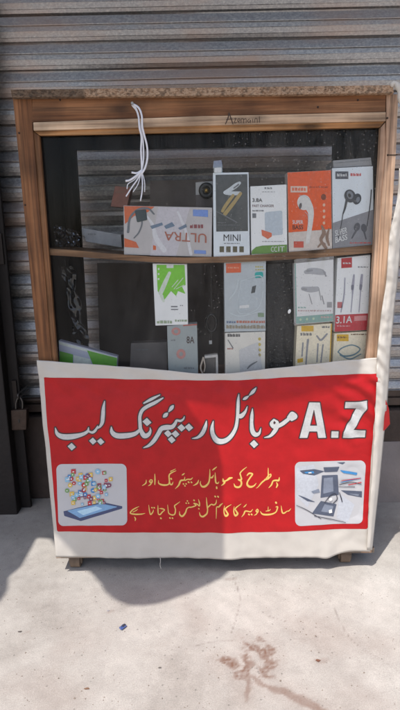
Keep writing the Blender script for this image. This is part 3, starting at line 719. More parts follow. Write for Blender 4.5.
sub += Z(160, 490, k6, [[(256,50,3),(263,74,8),(262,94,8),(247,82,7),(226,78,7),(240,90,8),(224,99,8),(206,104,8),(192,104,7),(178,116,8),(170,140,10),(150,164,12),(133,154,9),(131,132,3)], [(226,57,9),(229,60,9)],
    [(174,76,8),(176,78,8)], [(190,76,8),(192,78,8)], [(182,62,8),(184,64,8)], [(258,112,8),(260,114,8)],
    [(133,68,3),(110,85,7),(98,96,8),(104,120,8),(100,148,9),(86,156,9),(70,152,8),(58,140,7),(52,88,3)], [(66,176,9),(69,178,9)], [(83,176,9),(86,178,9)]])
sub += Z(125, 490, k8, [[(274,138,3),(300,140,11),(318,148,8),(300,166,10),(282,186,10),(268,180,8),(265,150,10),(265,112,3)], [(287,214,12),(290,217,12)],
    [(216,132,11),(219,134,11)], [(234,132,11),(237,134,11)], [(229,148,3),(225,166,9),(207,188,10),(197,160,9),(191,112,3)],
    [(114,126,3),(86,140,9),(60,156,10),(44,180,10),(80,189,12),(130,188,10),(162,180,3)], [(64,172,6),(88,160,7),(104,148,3)], [(76,210,4),(85,224,10),(82,240,4)]])
sub = [(a, [(x, y, w*.98) for x, y, w in p]) for a, p in sub]
emboss('subtitle_lettering', sub, bmap, 2, mat('banner_yellow', (222,186,100), .42), ban, h=.26)

# left picture: icons rising from a phone
CARDW = mat('banner_card', (184,184,187), .42, var=.03, scale=20)
c1 = [(62.5,469),(121.5,468.5),(122,519.5),(63.5,519.5)]
def rounded(name, quad, r, layer, m): return emboss(name, [('round', quad, r)], bmap, layer, m, ban, h=.9)
rounded('picture_card', [(62.3,469.2),(121.2,468.6),(121.8,518.8),(64.4,519.4)], 5.6, 2, CARDW)
def Lp(lst): return P(lst, 50, 450, 4.444)
emboss('phone_body', [('poly', Lp([(62,268),(236,228),(322,246),(322,256),(138,312),(66,288)]))], bmap, 3, mat('print_dusk_blue', (62,72,108), .42), ban, h=.6)  # dark blue body of the printed phone
emboss('phone_screen', [('poly', Lp([(78,265),(232,234),(304,248),(134,298)]))], bmap, 4, mat('print_sky_blue', (120,160,200), .42), ban, h=.6)
emboss('phone_gleam', [('poly', Lp([(120,268),(205,246),(236,256),(150,285)]))], bmap, 5, mat('print_pale_blue', (172,206,228), .42), ban, h=.6)
cols = {'icon_red': (178,52,62), 'icon_blue': (70,128,184), 'icon_green': (112,150,92), 'icon_yellow': (208,176,88), 'icon_plum': (120,68,92), 'icon_sky': (134,178,206)}
rr = random.Random(3); buckets = {n: [] for n in cols}
for i in range(74):
    t = rr.random(); cy = 92+t*145; wd = 120-18*t-abs(t-.45)*50; cx = 172+rr.uniform(-1, 1)*wd*.95; s = rr.uniform(11, 21)*(1.05-.2*t)
    n = rr.choice(['icon_red','icon_red','icon_plum','icon_blue','icon_sky','icon_green','icon_yellow'])
    sh_ = ell(cx, cy, s*.6, s*.6, 12) if rr.random() < .35 else [(cx-s*.55, cy-s*.5), (cx+s*.5, cy-s*.6), (cx+s*.55, cy+s*.5), (cx-s*.5, cy+s*.6)]
    buckets[n].append((sh_, (cx, cy, s)))
for q, (n, c) in enumerate(cols.items()):
    polys('app_icon', [Lp(b[0]) for b in buckets[n]], bmap, 5+q*.35, mat(n, c, .42), ban)
inn = [b[1] for n in cols for b in buckets[n]]
polys('icon_mark', [Lp(ell(cx, cy, s*.2, s*.2, 8) if i % 2 else [(cx-s*.2, cy-s*.1), (cx+s*.2, cy-s*.1), (cx+s*.2, cy+s*.1), (cx-s*.2, cy+s*.1)]) for i, (cx, cy, s) in enumerate(inn)], bmap, 7.6, WHITE, ban)

# right picture: a phone taken apart
rounded('picture_card', [(300.2,466.4),(359.4,465.6),(356.5,516.8),(300.4,518.6)], 5.8, 2, CARDW)
def Rp(lst): return P(lst, 280, 450, 4.444)
gp = lambda n, c: mat(n, c, .42)
emboss('cloth_shade', [('poly', Rp([(72,70),(150,60),(170,150),(120,250),(74,200)])), ('poly', Rp([(262,190),(330,240),(300,318),(250,300)]))], bmap, 2.5, gp('print_cloth', (184,188,196)), ban, h=.9)
emboss('dark_part', [('poly', Rp([(184,108),(254,106),(260,196),(178,208)])), ('poly', Rp([(180,222),(250,238),(236,292),(140,276)])), ('poly', Rp([(268,176),(362,180),(362,208),(300,196)])), ('poly', Rp([(84,86),(150,80),(196,90),(150,108),(100,100)])),
     ('poly', Rp([(190,72),(262,70),(252,92),(196,94)])), ('poly', Rp([(74,192),(110,205),(158,228),(120,222)])), ('poly', Rp([(250,52),(290,50),(276,60)]))], bmap, 3.4, gp('print_slate', (78,86,104)), ban, h=.5)
emboss('grey_part', [('poly', Rp([(192,120),(232,116),(236,180),(190,190)])), ('poly', Rp([(196,236),(236,246),(228,276),(180,268)])), ('poly', Rp([(136,178),(170,168),(176,184),(146,188)])), ('poly', Rp([(300,190),(350,192),(346,202)]))], bmap, 4.3, gp('print_steel', (122,130,146)), ban, h=.5)
emboss('blue_part', [('poly', Rp([(262,84),(342,98),(338,108),(280,98)])), ('poly', Rp([(104,92),(146,88),(150,98),(112,98)])), ('stroke', [(280+x/4.444, 450+y/4.444, w/4.444) for x, y, w in [(268,140,3),(310,130,5),(358,122,3)]])], bmap, 5.2, gp('print_blue', (60,130,186)), ban, h=.4)
emboss('thin_line', Z(280, 450, 4.444, [[(70,238,2),(120,262,3),(180,300,2)], [(262,150,3),(320,140,3),(360,150,2)], [(258,160,2),(330,160,3)], [(150,286,3),(220,302,3),(290,318,2)], [(262,186,3),(270,210,5),(274,226,4)], [(196,228,3),(220,200,4),(244,190,3),(252,214,4),(236,232,4)]]), bmap, 6.1, gp('print_ink', (56,58,70)), ban, h=.3)
emboss('bright_part', [('poly', Rp([(214,262),(228,258),(230,274),(216,276)])), ('poly', Rp([(122,94),(136,92),(138,97),(124,98)])), ('poly', ell(280+222/4.444, 450+214/4.444, 1.8, 1.8, 12))], bmap, 7, WHITE, ban, h=.3)
polys('red_wire', [Rp([(270,130),(356,120),(356,123),(270,133)]), Rp([(300,150),(360,138),(360,142),(302,153)])], bmap, 5.9, RED, ban)

# folded white edge running up the right side of the cabinet
L_e = edge([(399.5,168),(397.6,195),(393.6,216),(390,232),(388,255),(386.4,280),(383.4,300),(381,316),(379,335),(376.8,360),(376.4,385),(375.4,410),(373.8,440),(371.6,480),(369,515),(366.8,549.6)], 150)
R_e = edge([(403,172),(404.5,196),(403.5,216),(401,236),(399.5,258),(397,285),(394.6,304),(393.6,318),(391.8,336),(390,360),(388.4,385),(386.2,412),(383.4,440),(379,485),(375.2,520),(372,550)], 150)
V = []
for j in range(150):
    for i in range(9):
        u = i/8; p = L_e[j]*(1-u)+R_e[j]*u; z = at(p[0], p[1]).z
        amp = .005*math.sin(u*2.6+.3)+.0016*math.sin(z*64+u*5)+.0042*noise.noise((u*2.2, z*30, 3))+.003*noise.noise((u*5, z*75, 9))+.0035*math.sin(z*165+u*6)*math.exp(-((z-.56)/.07)**2)
        k_ = max(.25, min(1, (z-.08)/.3)); V.append(at(p[0], p[1], -.0135-amp*(1-.3*u)*k_+.016*max(0, u-.5)))
o = meshobj('folded_edge', V, [(j*9+i, (j+1)*9+i, (j+1)*9+i+1, j*9+i+1) for j in range(149) for i in range(8)], VINYL, ban, smooth=True)
md = o.modifiers.new('thick', 'SOLIDIFY'); md.thickness = .0008; md.offset = 1
# knotted white corner on the top board
V = []
tl = at(392.5, 93, -.02); 
bm = bmesh.new(); add_tube(bm, [at(391, 86, -.012), at(395, 83, -.018), at(398.5, 88, -.02), at(399.6, 96, -.02), at(401, 104, -.018)], lambda t: .0058-.003*abs(t-.4)+.0012*math.sin(t*17), 9, 6)
bmobj('corner_knot', bm, VINYL, ban, smooth=True)
# loose red flap on the right edge
bm = bmesh.new()
f = [at(386,400,-.012), at(389,409,-.004), at(390,424,0), at(386,429,-.004), at(383.5,431,-.012)]
add_prism(bm, f, [p+Vector((0, .0012, 0)) for p in f]); bmobj('red_flap', bm, BRED, ban)
# hem string hanging under the banner
bm = bmesh.new(); a = at(160, 557, -.012)
add_tube(bm, [a, a+Vector((.001,0,-.012)), a+Vector((-.001,.002,-.024)), a+Vector((.0015,0,-.034))], .0009, 6, 4)
bmobj('loose_thread', bm, VINYL, ban)

# ------------------------------------------------------------------ white cable hung from a nail
cb = thing('cable_bundle', 'tangle of thin white cable hanging from a nail above the glass', 'cable', at(133, 105, -.01))
bm = bmesh.new()
def tub(pts, r): add_tube(bm, [at(x, y, Y) for x, y, Y in pts], r, 7, 6)
tub([(132,103,-.006),(135.5,107.5,-.010),(138.5,116,-.012),(139.5,128,-.013),(141.5,137,-.010),(141,150,-.006),(141.6,162,-.004),(142,172,-.004)], .0021)
tub([(133,104,-.010),(138.8,108,-.014),(141.8,116,-.016),(142.2,126,-.016),(144,134,-.013),(147,146,-.008),(147.4,158,-.006),(145,168,-.006),(141.5,174,-.006)], .0022)
tub([(132,105,-.006),(137,112,-.009),(140.6,128,-.010),(143,140,-.008),(143.4,160,-.004),(141,173,-.003)], .0018)
tub([(142,170,-.004),(137,173,-.006),(131.5,172.5,-.008)], .0022); tub([(142,171,-.004),(136,176,-.008),(130,180,-.010),(125.5,181,-.012)], .0024)
tub([(141,173,-.004),(137,180,-.007),(132,187,-.010),(126,196.5,-.012)], .0016); tub([(141.5,173,-.004),(142.4,182,-.006),(142,192,-.008),(140.4,201,-.009)], .0015)
tub([(140,174,-.004),(134,180,-.006),(128,184,-.008),(127,189,-.008)], .0012); tub([(141,173,-.004),(138,184,-.006),(133,192,-.007)], .0011); tub([(142,172,-.004),(144.6,182,-.006),(144.6,192,-.006)], .0010)
bmobj('strand', bm, mat('white_cable', (226,226,232), .4, var=.05), cb, smooth=True)
bm = bmesh.new(); bmesh.ops.create_cone(bm, cap_ends=True, segments=10, radius1=.0014, radius2=.0028, depth=.016, matrix=Matrix.Translation(at(132.6,104,-.008)) @ Matrix.Rotation(R(90), 4, 'X'))
bmobj('nail', bm, mat('bright_nail', (150,146,140), .4, metal=.7), cb)

# ------------------------------------------------------------------ boxes
GRP = 'phone accessory boxes behind the glass'
def carton(name, label, quad, Y, depth, m, cat='box', bevel=.0008, group=GRP):
    f = [at(x, y, Y) for x, y in quad]; c = sum(f, Vector())/4; c.z = min(p.z for p in f); c.y = Y+depth/2
    t = thing(name, label, cat, c, group)
    bm = bmesh.new(); add_prism(bm, f, [p+Vector((0, depth, 0)) for p in f]); bmobj('carton', bm, m, t, bevel=bevel)
    return t, plane_map(Y)
UY, LY = .030, .034
# upper shelf ---------------------------------------------------------
t, mp = carton('smartwatch_box', 'wide white and orange box lying upside down under the hanging cable', [(123.5,205.5),(212.2,207.6),(211.6,257),(124,254.6)], UY, .05, mat('watch_card', (196,190,188), .3, var=.06, scale=25))
polys('orange_panel', [[(124,206),(154.5,206.6),(148,212),(134,216),(125,224)], [(124.2,238),(136,242),(139,248),(124.4,247)], [(153,245),(156,246),(156,250),(153,250)]], mp, 1, mat('burnt_orange', (214,104,58), .42), t)
polys('pale_panel', [[(158,207),(190,207.6),(176,256),(150,255.5)]], mp, .5, mat('pale_lilac_print', (206,200,204), .4), t)
emboss('watch_picture', [('stroke', [(128,232,2.4),(130,218,2.2),(138,209.5,2),(148,208.6,2),(154,214,1.6)]), ('stroke', [(138,212,1.4),(142,222,1.6),(139,232,1.4),(134,238,1.2)])], mp, 2, mat('watch_strap_print', (112,116,122), .4), t, h=.4)
emboss('watch_face', [('round', [(136,211.5),(145,210.5),(146,219),(138,221)], 1.2)], mp, 3, mat('watch_dark_print', (52,66,70), .4), t, h=.35)
emboss('strap_picture', [('stroke', [(147,216,1.6),(153,226,3.5),(156,238,5),(164,250,5)]), ('stroke', [(178,212,2),(186,232,3),(191,254,3)])], mp, 1.6, mat('pale_strap_print', (222,220,222), .4), t, h=.5)
text('ULTRA', [(206.5,243),(163.5,240.2),(164.5,231.4),(206.5,233.8)], mp, 3.5, mat('ultra_ink', (176,104,84), .42), t, .006)
polys('blue_label', [[(193,209.5),(208,210),(208,217),(193,216)], [(194,250),(206,250.5),(206,254),(194,253.6)]], mp, 2, mat('label_blue', (120,150,214), .42), t)
polys('small_print', scribble([(190,224.5,203,228.2)], 5, wl=(2.2,3.4), gap=.8), mp, 2.4, mat('maroon_ink', (150,50,60), .45), t)
polys('script_print', [[(150,226),(162,222.5),(163,225),(152,229)], [(164,226),(172,222),(175,226),(166,229)], [(178,228),(186,224),(187,227),(180,230)]], mp, 2.4, mat('bluegrey_ink', (112,130,150), .45), t)

t, mp = carton('mini_headset_box', 'tall white box with a dark photo of a small headset, lettered MINI', [(213,172.8),(248.6,172.2),(250,255.8),(213.6,257)], UY-.004, .035, CARDB)
polys('photo_panel', [[(215.6,174.8),(247.4,174.2),(248,231),(216.2,231.6)]], mp, 1, mat('photo_grey', (78,80,80), .35, var=.25, scale=70), t)
emboss('headset_picture', [('stroke', [(225,192.5,3.4),(231,189,4.2),(236,185.5,4.6),(239.5,183,3)]), ('stroke', [(226,193,3.4),(233,193.4,4),(240,193.2,3.4)])], mp, 2.2, mat('headset_white', (206,212,214), .35), t, h=.35)
emboss('gold_band', [('stroke', [(240.5,193.5,3.2),(234,202.5,3.6),(225,214,3.8)]), ('stroke', [(233,195.5,3),(226,205,3.4),(222.5,211,3)])], mp, 3, mat('headset_gold', (176,152,98), .35), t, h=.35)
emboss('headset_slot', [('stroke', [(234,188,1.4),(238.4,184.6,1.6)]), ('stroke', [(216.5,211.5,.7),(228,217.5,1),(237,222.4,1)])], mp, 3.8, mat('slot_print', (118,118,122), .4), t, h=.3)
tx('MINI', 223.6, 234.4, 240.4, 241, mp, 1, INK, t)
polys('feature_icon', [rect(219.6+i*6.6, 246.4, 224+i*6.6, 252.2) for i in range(4)], mp, 1, mat('icon_brown', (96,90,66), .45), t)
polys('small_print', scribble([(217.5,222,226,223),(217.5,224.6,240,225.4),(224,243,240,243.8)], 2), mp, 2, GREYINK, t)
tb = meshobj('hang_tab', [at(213.6,161,UY-.0035), at(221.4,160,UY-.002), at(222.4,166,UY-.0045), at(222.6,174.2,UY-.0046), at(213.8,174.6,UY-.0046), at(213.2,167,UY-.0050)], [(0,1,2,5),(5,2,3,4)], FILM, t)
emboss('tab_label', [('round', [(215,168.5),(221,168),(221,172),(215,172)], .6)], plane_map(UY-.0046), 1, WHITE, t, h=.4)

t, mp = carton('fast_charger_box', 'white and green charger box between the MINI box and the orange box', [(250.4,186.4),(286.6,184.4),(287.4,253.8),(251.4,256)], UY, .045, CARD)
polys('green_band', [[(251.2,254.2),(252,250.5),(256,247),(262,245.6),(287,244.6),(287,252.8)]], mp, 1, mat('leaf_green', (106,150,66), .4), t)
tx('3.8A', 252.4, 198.2, 262.4, 202, mp, 1, INK, t, .012); tx('FAST CHARGER', 252.4, 204.6, 274, 207, mp, 1, mat('plum_ink', (96,48,56), .45), t, .006)
tx('CC', 271, 246.6, 277, 251.8, mp, 2, WHITE, t, .0); tx('IT', 278.4, 246.4, 284.5, 251.5, mp, 2, WHITE, t)
polys('small_print', scribble([(264.6,187.2,272,189),(262,191.6,275,192.2),(252.4,210,264,211.4),(262,241.2,284,241.8)], 3), mp, 1, GREYINK, t)
polys('grey_tag', [rect(252.4, 213.4, 256.2, 218)], mp, 1, GREYINK, t)
emboss('charger_picture', [('round', [(266.5,214),(280.5,212.5),(281,233),(267,234)], 1.8)], mp, 1, mat('charger_pale', (196,206,214), .35), t, h=.5)
emboss('plug_picture', [('poly', [(261.4,229.6),(271.8,233),(271.8,236.5),(267.8,239),(262,235.4)])], mp, 2, mat('plug_orange', (226,118,84), .4), t, h=.4)

t, mp = carton('earphone_box', 'orange earphone box with one large white earbud, lettered SUPER BASS', [(287.4,172.4),(331,170),(332.2,249),(289,252)], UY-.003, .04, mat('cream_card', (218,206,196), .38))
polys('orange_panel', [[(287.5,172.6),(330.9,170.2),(331.6,229),(288.6,232.5)]], mp, 1, ORANGE, t)
emboss('earbud_picture', [('stroke', [(301,201,7),(305,202,10),(309,207,8),(311,214,5.6),(310,226,4.8),(307.6,242,4)]), ('poly', ell(304, 202.5, 6.8, 7.6, 24))], mp, 2, mat('earbud_white', (226,222,216), .35), t, h=.4)
emboss('earbud_vent', [('poly', ell(300.4, 206, 1.4, 3.2, 14, .2))], mp, 3, mat('vent_grey', (96,86,84), .4), t, h=.3)
emboss('earbud_line', [('stroke', [(305,212,.4),(308,216,.5),(308,226,.4)]), ('stroke', [(299,195.4,.4),(306,196.4,.5),(311,201,.4)])], mp, 3, LGREY, t, h=.25)
polys('white_label', [rect(290.6, 186.2, 307.4, 192.4)], mp, 2, mat('label_cream', (232,206,188), .4), t)
polys('small_print', scribble([(292,187.6,306,190.8),], 4, wl=(2,3)), mp, 3, ORANGE, t); polys('fine_print', scribble([(309.5,186,328,188)], 6), mp, 2, mat('rust_ink', (178,76,40), .45), t)
tx('SUPER', 292.6, 220.2, 303.2, 224, mp, 2, WHITE, t, .012); tx('BASS', 292.6, 225, 303.2, 229.4, mp, 2, INK, t, .012)
polys('badge', [ell(323.6,197,2.6,3.2,12)], mp, 2, mat('badge_brown', (132,66,40), .45), t)
polys('feature_dot', [ell(324,q,1.3,1.6,10) for q in (205,211,217,223)], mp, 2, mat('dot_peach', (236,190,160), .4), t)
polys('red_tag', [rect(293.8,241.4,303.6,247.6)], mp, 2, mat('tag_red', (208,86,66), .42), t)
emboss('leafy_print', [('stroke', [(322,226,2),(324,233,4),(321,240,3),(326,248,3)]), ('stroke', [(329,229,1.5),(327,237,3),(329,245,2)]), ('stroke', [(318,247,1.5),(322,243,2),(325,244,1.6)])], mp, 2, mat('taupe_print', (150,122,104), .45), t, h=.4)

t, mp = carton('earphone_box', 'white and grey wired earphone box at the right end of the upper shelf', [(332.2,168.2),(373,166),(374,244.6),(333,248.6)], UY-.002, .042, CARDB)
polys('grey_panel', [[(332.9,223),(373.7,209.5),(374,244.4),(333.1,248.4)]], mp, 1, mat('ash_print', (142,142,146), .4, var=.1, scale=60), t)
polys('black_label', [rect(335.4,171.4,348.4,179)], mp, 1, mat('label_charcoal', (84,86,92), .42), t); polys('label_print', scribble([(337,173.6,347,176.4)], 2, wl=(1.6,2.6)), mp, 2, WHITE, t)
polys('red_print', scribble([(350.6,173.2,361,176)], 3, wl=(2,3)), mp, 1, mat('coral_ink', (214,70,64), .45), t)
emboss('earphone_picture', [('poly', ell(350,196,5.6,6.6,22,-.3)), ('poly', ell(357,199,4.2,5.6,20,.3)), ('stroke', [(347,199,2.4),(345,208,2),(343,214,1.2)]), ('stroke', [(343,214,.9),(341,226,.9),(338.4,238,.8)]), ('stroke', [(371.4,190,1.2),(370,206,1.1),(367,226,.9)])], mp, 2, mat('earphone_black', (58,60,66), .35), t, h=.35)
emboss('earphone_shine', [('poly', ell(350,195,3.2,4.2,16,-.3)), ('poly', ell(358,199.6,1.9,3,14,.3))], mp, 3, mat('earphone_grey', (122,126,134), .3), t, h=.3)
emboss('earphone_core', [('poly', ell(349.6,195.4,1.5,2.1,12,-.3))], mp, 4, INK, t, h=.25)
emboss('second_earphone', [('poly', ell(357,227,3,4.4,18,.3)), ('poly', ell(364,228,3,4.2,18,-.2)), ('stroke', [(356,231,2),(352,238,1.4)]), ('stroke', [(364,231,2),(366,239,1.4)])], mp, 2, mat('earphone_slate', (86,86,92), .35), t, h=.35)
text('SUPER', [(335,230.4),(347,227),(347.2,233),(335.2,236.4)], mp, 2, WHITE, t, .012); text('BASS', [(335.2,237.4),(347.2,234),(347.4,239.6),(335.4,243)], mp, 2, WHITE, t, .012)
polys('fine_print', scribble([(350,242.2,371,243.4)], 9), mp, 2, mat('coral_ink', (214,70,64), .45), t)

t, mp = carton('flat_box', 'thin grey box lying flat on top of the wired earphone box', [(333,160.6),(371,157.4),(372.2,165.4),(333.4,167.7)], UY+.004, .07, mat('grey_card', (150,150,150), .5, var=.1))
polys('crease', [[(334,162.8),(371,159.8),(371,160.2),(334,163.3)]], mp, 1, GREYINK, t)
# things behind the front row
t, mp = carton('flat_box', 'long grey-white box lying low at the left end of the upper shelf', [(82,228),(121,234.6),(122,247.6),(86,241.6)], .12, .05, mat('dull_white_card', (150,152,156), .5, var=.15, scale=50))
polys('printed_line', scribble([(88,233.4,96,235)], 1), mp, 1, GREYINK, t)
t, mp = carton('small_carton', 'small dull orange carton half hidden behind the white cable tassel', [(115,186),(131,187.5),(127,207.5),(110.5,206.5)], .14, .04, mat('dull_orange_card', (128,76,60), .55, var=.2, scale=50))
polys('printed_line', scribble([(116,191,124,193)], 1), mp, 1, BROWNINK, t)
t, mp = carton('storage_carton', 'large grey-brown carton standing at the back of the upper shelf', [(150,180.5),(311,176.5),(310,252),(150,254.6)], .20, .07, mat('grey_brown_card', (92,80,74), .7, var=.22, scale=25))
polys('tape_strip', [[(214,179.2),(219,179.1),(219,253.2),(214,253.3)]], mp, 1, mat('packing_tape', (120,108,98), .35), t)
t, mp = carton('coil_card', 'small white card holding a black coil with a brass centre', [(195.6,182.4),(213.4,181),(213.2,207),(196,207)], .10, .006, mat('dusty_white_card', (168,166,162), .5, var=.1))
polys('dark_band', [[(195.8,195),(213.3,194),(213.2,207),(196,207)]], mp, 1, mat('band_brown', (70,60,58), .5), t)
bm = bmesh.new(); c = at(206.5,190.5,.094); rr_ = .013
add_tube(bm, [c+Vector((math.cos(a)*rr_, 0, math.sin(a)*rr_)) for a in np.linspace(0, 2*math.pi, 17)], .006, 8, 3); bmobj('black_coil', bm, mat('coil_black', (20,20,21), .4), t, smooth=True)
bm = bmesh.new(); bmesh.ops.create_uvsphere(bm, u_segments=14, v_segments=8, radius=.006, matrix=Matrix.Translation(c)); bmobj('brass_centre', bm, mat('brass', (168,138,80), .35, metal=.8), t, smooth=True)

# lower shelf -----------------------------------------------------------
t, mp = carton('mobile_cable_box', 'narrow white box with a bright green splash, touching the shelf above', [(152.6,263.4),(187,264),(188,324.6),(155.4,325.6)], LY, .035, CARD)
emboss('green_splash', [('poly', [(156.5,264.8),(184.5,265),(185.6,285),(182,286.5),(185.5,294),(178,291),(176,296),(171,291),(163.5,301),(157.6,291)])], mp, 1, mat('splash_green', (126,206,52), .4), t, h=.5)
emboss('white_cable_picture', [('stroke', [(169.5,273,3),(165,283,4.4),(160.6,293,4.4)]), ('stroke', [(161.6,296,3.4),(163.6,301,2.4)]), ('stroke', [(172,287,.7),(178,280,.8)]), ('stroke', [(174,289,.7),(183,278,.8)]), ('stroke', [(176,289,.6),(184,285,.7)])], mp, 2, mat('pale_green_print', (216,226,208), .4), t, h=.35)
polys('white_print', [rect(166.5,264.9,173.5,268)] + [ell(158.6,q,.9,1.1,8) for q in (269,274,279)], mp, 2, WHITE, t)
polys('mark', [rect(171,306,177.5,307.2), rect(171,309,178,310)] + scribble([(180,305,183,306)], 1), mp, 1, GREYINK, t)
polys('green_band', scribble([(157,320.5,172,323.4),(175,319.6,187,321.6)], 5), mp, 1, mat('moss_ink', (140,164,120), .45), t)

zb = lambda x: 393.5
t, mp = carton('cable_box', 'grey box printed with faint red shapes below the green splash box', [(167,326.2),(197,323.4),(198.6,392),(169,393.4)], LY, .03, mat('grey_blue_card', (158,166,166), .4, var=.06))
emboss('pink_print', [('poly', ell(176,331.4,4.6,4,18)), ('poly', ell(181,354,4.6,5,18))], mp, 1, mat('faded_pink', (190,134,128), .45), t, h=.4)
emboss('grey_print', [('poly', ell(176,331.4,2.2,2,14)), ('poly', ell(181,354,2,2.2,14))], mp, 2, mat('faded_grey', (150,152,152), .45), t, h=.35)
tx('8A', 186.6, 336.4, 194.4, 343.4, mp, 1, mat('brown_black_ink', (70,52,48), .45), t, .01)
polys('small_print', scribble([(171,339.5,176,341),(184,367,194,369)], 7), mp, 1, GREYINK, t)
polys('red_edge', [[(183,324.9),(197,323.7),(197,325.2),(183,326.2)]], mp, 1, mat('faded_red', (176,96,84), .45), t)

t, mp = carton('power_charger_box', 'tall silver charger box with an orange corner logo and teal oval', [(224,262.4),(266,260.8),(265.6,331),(224.8,332)], LY-.004, .045, SILVER)
polys('orange_logo', [[(226,263.6),(241,263),(241,272.4),(226.2,273)]], mp, 1, mat('logo_orange', (222,98,54), .42), t); polys('logo_print', scribble([(228,267,239,268.4)], 1), mp, 2, mat('peach_ink', (236,170,140), .45), t)
polys('yellow_print', scribble([(255.4,266,264,267.6),(255.4,269,264,270.4)], 3, wl=(1,2)), mp, 1, mat('olive_yellow', (196,184,90), .45), t)
emboss('teal_oval', [('round', [(256.6,274),(261.4,273.6),(261.4,276),(256.6,276.4)], 1.8)], mp, 1, mat('oval_teal', (46,172,166), .42), t, h=.3)
emboss('charger_picture', [('poly', [(241,281),(262,277),(259,307),(238,312)])], mp, 1, mat('frosted_print', (190,198,202), .3), t, h=.6)
emboss('charger_edge', [('stroke', [(241,281,.8),(262,277,.8),(259,307,.8),(238,312,.8),(241,281,.8)]), ('stroke', [(229,300,1.4),(236,290,1.6),(238.4,279,1)]), ('stroke', [(228,312,1),(240,316,1.4),(262,311,1)])], mp, 2, mat('pale_line_print', (204,212,214), .35), t, h=.3)
polys('usb_port', [[(252.2,286.6),(256.2,285.2),(255,292.6),(251,293.4)]], mp, 2, mat('port_dark', (74,78,80), .4), t)
polys('gleam', [[(239.5,305.6),(249,304.8),(249,307.8),(239.5,308.4)]], mp, 3, WHITE, t)
polys('grey_tag', [rect(258,313,264,317)], mp, 1, mat('sage_ink', (138,160,130), .45), t)
polys('spec_line', scribble([(236.6,320.6,265,323)], 4, wl=(1.8,2.6), gap=.6), mp, 1, mat('spec_orange', (206,112,80), .45), t); polys('spec_line', scribble([(226.6,321,235.6,323.2)], 4), mp, 1, mat('spec_blue', (96,116,150), .45), t)
polys('spec_block', scribble([(226.4,325,265,328.6)], 8, wl=(2,4), gap=.5), mp, 1, mat('spec_tan', (160,146,120), .45), t)

t, mp = carton('plain_charger_box', 'white charger box with yellow dots standing beneath the silver charger box', [(225,333),(265.4,331.6),(264.8,392.4),(225.4,393.4)], LY-.003, .045, mat('warm_grey_card', (226,222,212), .35, var=.05))
polys('dark_logo', scribble([(227.6,333.8,240,336.8)], 3, wl=(1.8,2.8), gap=.4), mp, 1, mat('logo_dark', (84,84,84), .45), t)
polys('yellow_dot', [ell(259.6,q,1.5,1.6,12) for q in (339,344.5,350,355)], mp, 1, mat('dot_mustard', (196,176,92), .45), t)
emboss('charger_picture', [('poly', [(239,350),(258,342),(263,372),(240,373)])], mp, 1, mat('white_print_soft', (206,206,206), .35), t, h=.6)
emboss('slash_print', [('stroke', [(247.5,368.5,1.2),(251,365,1.8),(257,361.5,1)]), ('stroke', [(228,340,.8),(233,348,1)])], mp, 2, GREYINK, t, h=.3)
polys('red_print', scribble([(227.4,348,233,349.4)], 2), mp, 1, mat('faded_red', (176,96,84), .45), t)

t, mp = carton('data_cable_box', 'white cable box with a teal band, wrapped in clear film', [(294.6,263.4),(333.4,259.4),(333,321.4),(296.2,324.2)], LY-.004, .03, CARD)
polys('teal_band', [[(295.6,316.8),(333,313.6),(333,321),(296.2,323.8)], [(294.7,263.6),(295.8,263.5),(296.9,316.6),(295.7,316.7)]], mp, 1, TEAL, t)
emboss('plug_picture', [('stroke', [(306,272,4),(311,271,6),(319,271.6,6.4),(324,273,4)]), ('stroke', [(303,288.6,4),(310,289.6,5.6),(317,289,5)])], mp, 1, mat('plug_grey', (150,154,162), .35), t, h=.4)
emboss('plug_detail', [('stroke', [(307,271,1.6),(312,270.4,2)]), ('stroke', [(323,270,1),(326,276,1.6)]), ('stroke', [(303,289,2.2),(306,289.4,2.4)]), ('stroke', [(319,289,.8),(321,300,.8)]), ('stroke', [(309,294,.8),(312,304,.8)]), ('stroke', [(322,296,1.2),(324,304,1)])], mp, 2, mat('plug_dark', (104,108,118), .35), t, h=.3)
polys('teal_print', scribble([(298,306.8,307,308.2)], 3), mp, 1, TEAL, t); polys('spec_line', scribble([(298,310,331,311.4)], 4), mp, 1, mat('rose_ink', (176,120,116), .45), t)
polys('code_tag', [rect(327,302,332,307.6)], mp, 1, GREYINK, t)
polys('star_print', [ell(q,319.6-(q-300)*.07,1.2,1.3,8) for q in (300.5,307,313.5)], mp, 2, mat('pale_lime', (176,220,170), .45), t); polys('band_print', scribble([(321,316.2,331.6,318)], 3), mp, 2, mat('band_pink', (206,150,140), .45), t)
V = [at(294+40*u, 263.6-4.2*u+62*v-1.2*math.sin(u*9)*(1-v)*.8, LY-.0062-.0012*math.sin(u*17+v*5)-.002*(1-v)*abs(math.sin(u*7))) for v in np.linspace(-.06, 1, 14) for u in np.linspace(0, 1, 22)]
meshobj('clear_wrap', V, [(j*22+i, (j+1)*22+i, (j+1)*22+i+1, j*22+i+1) for j in range(13) for i in range(21)], FILM, t, smooth=True)

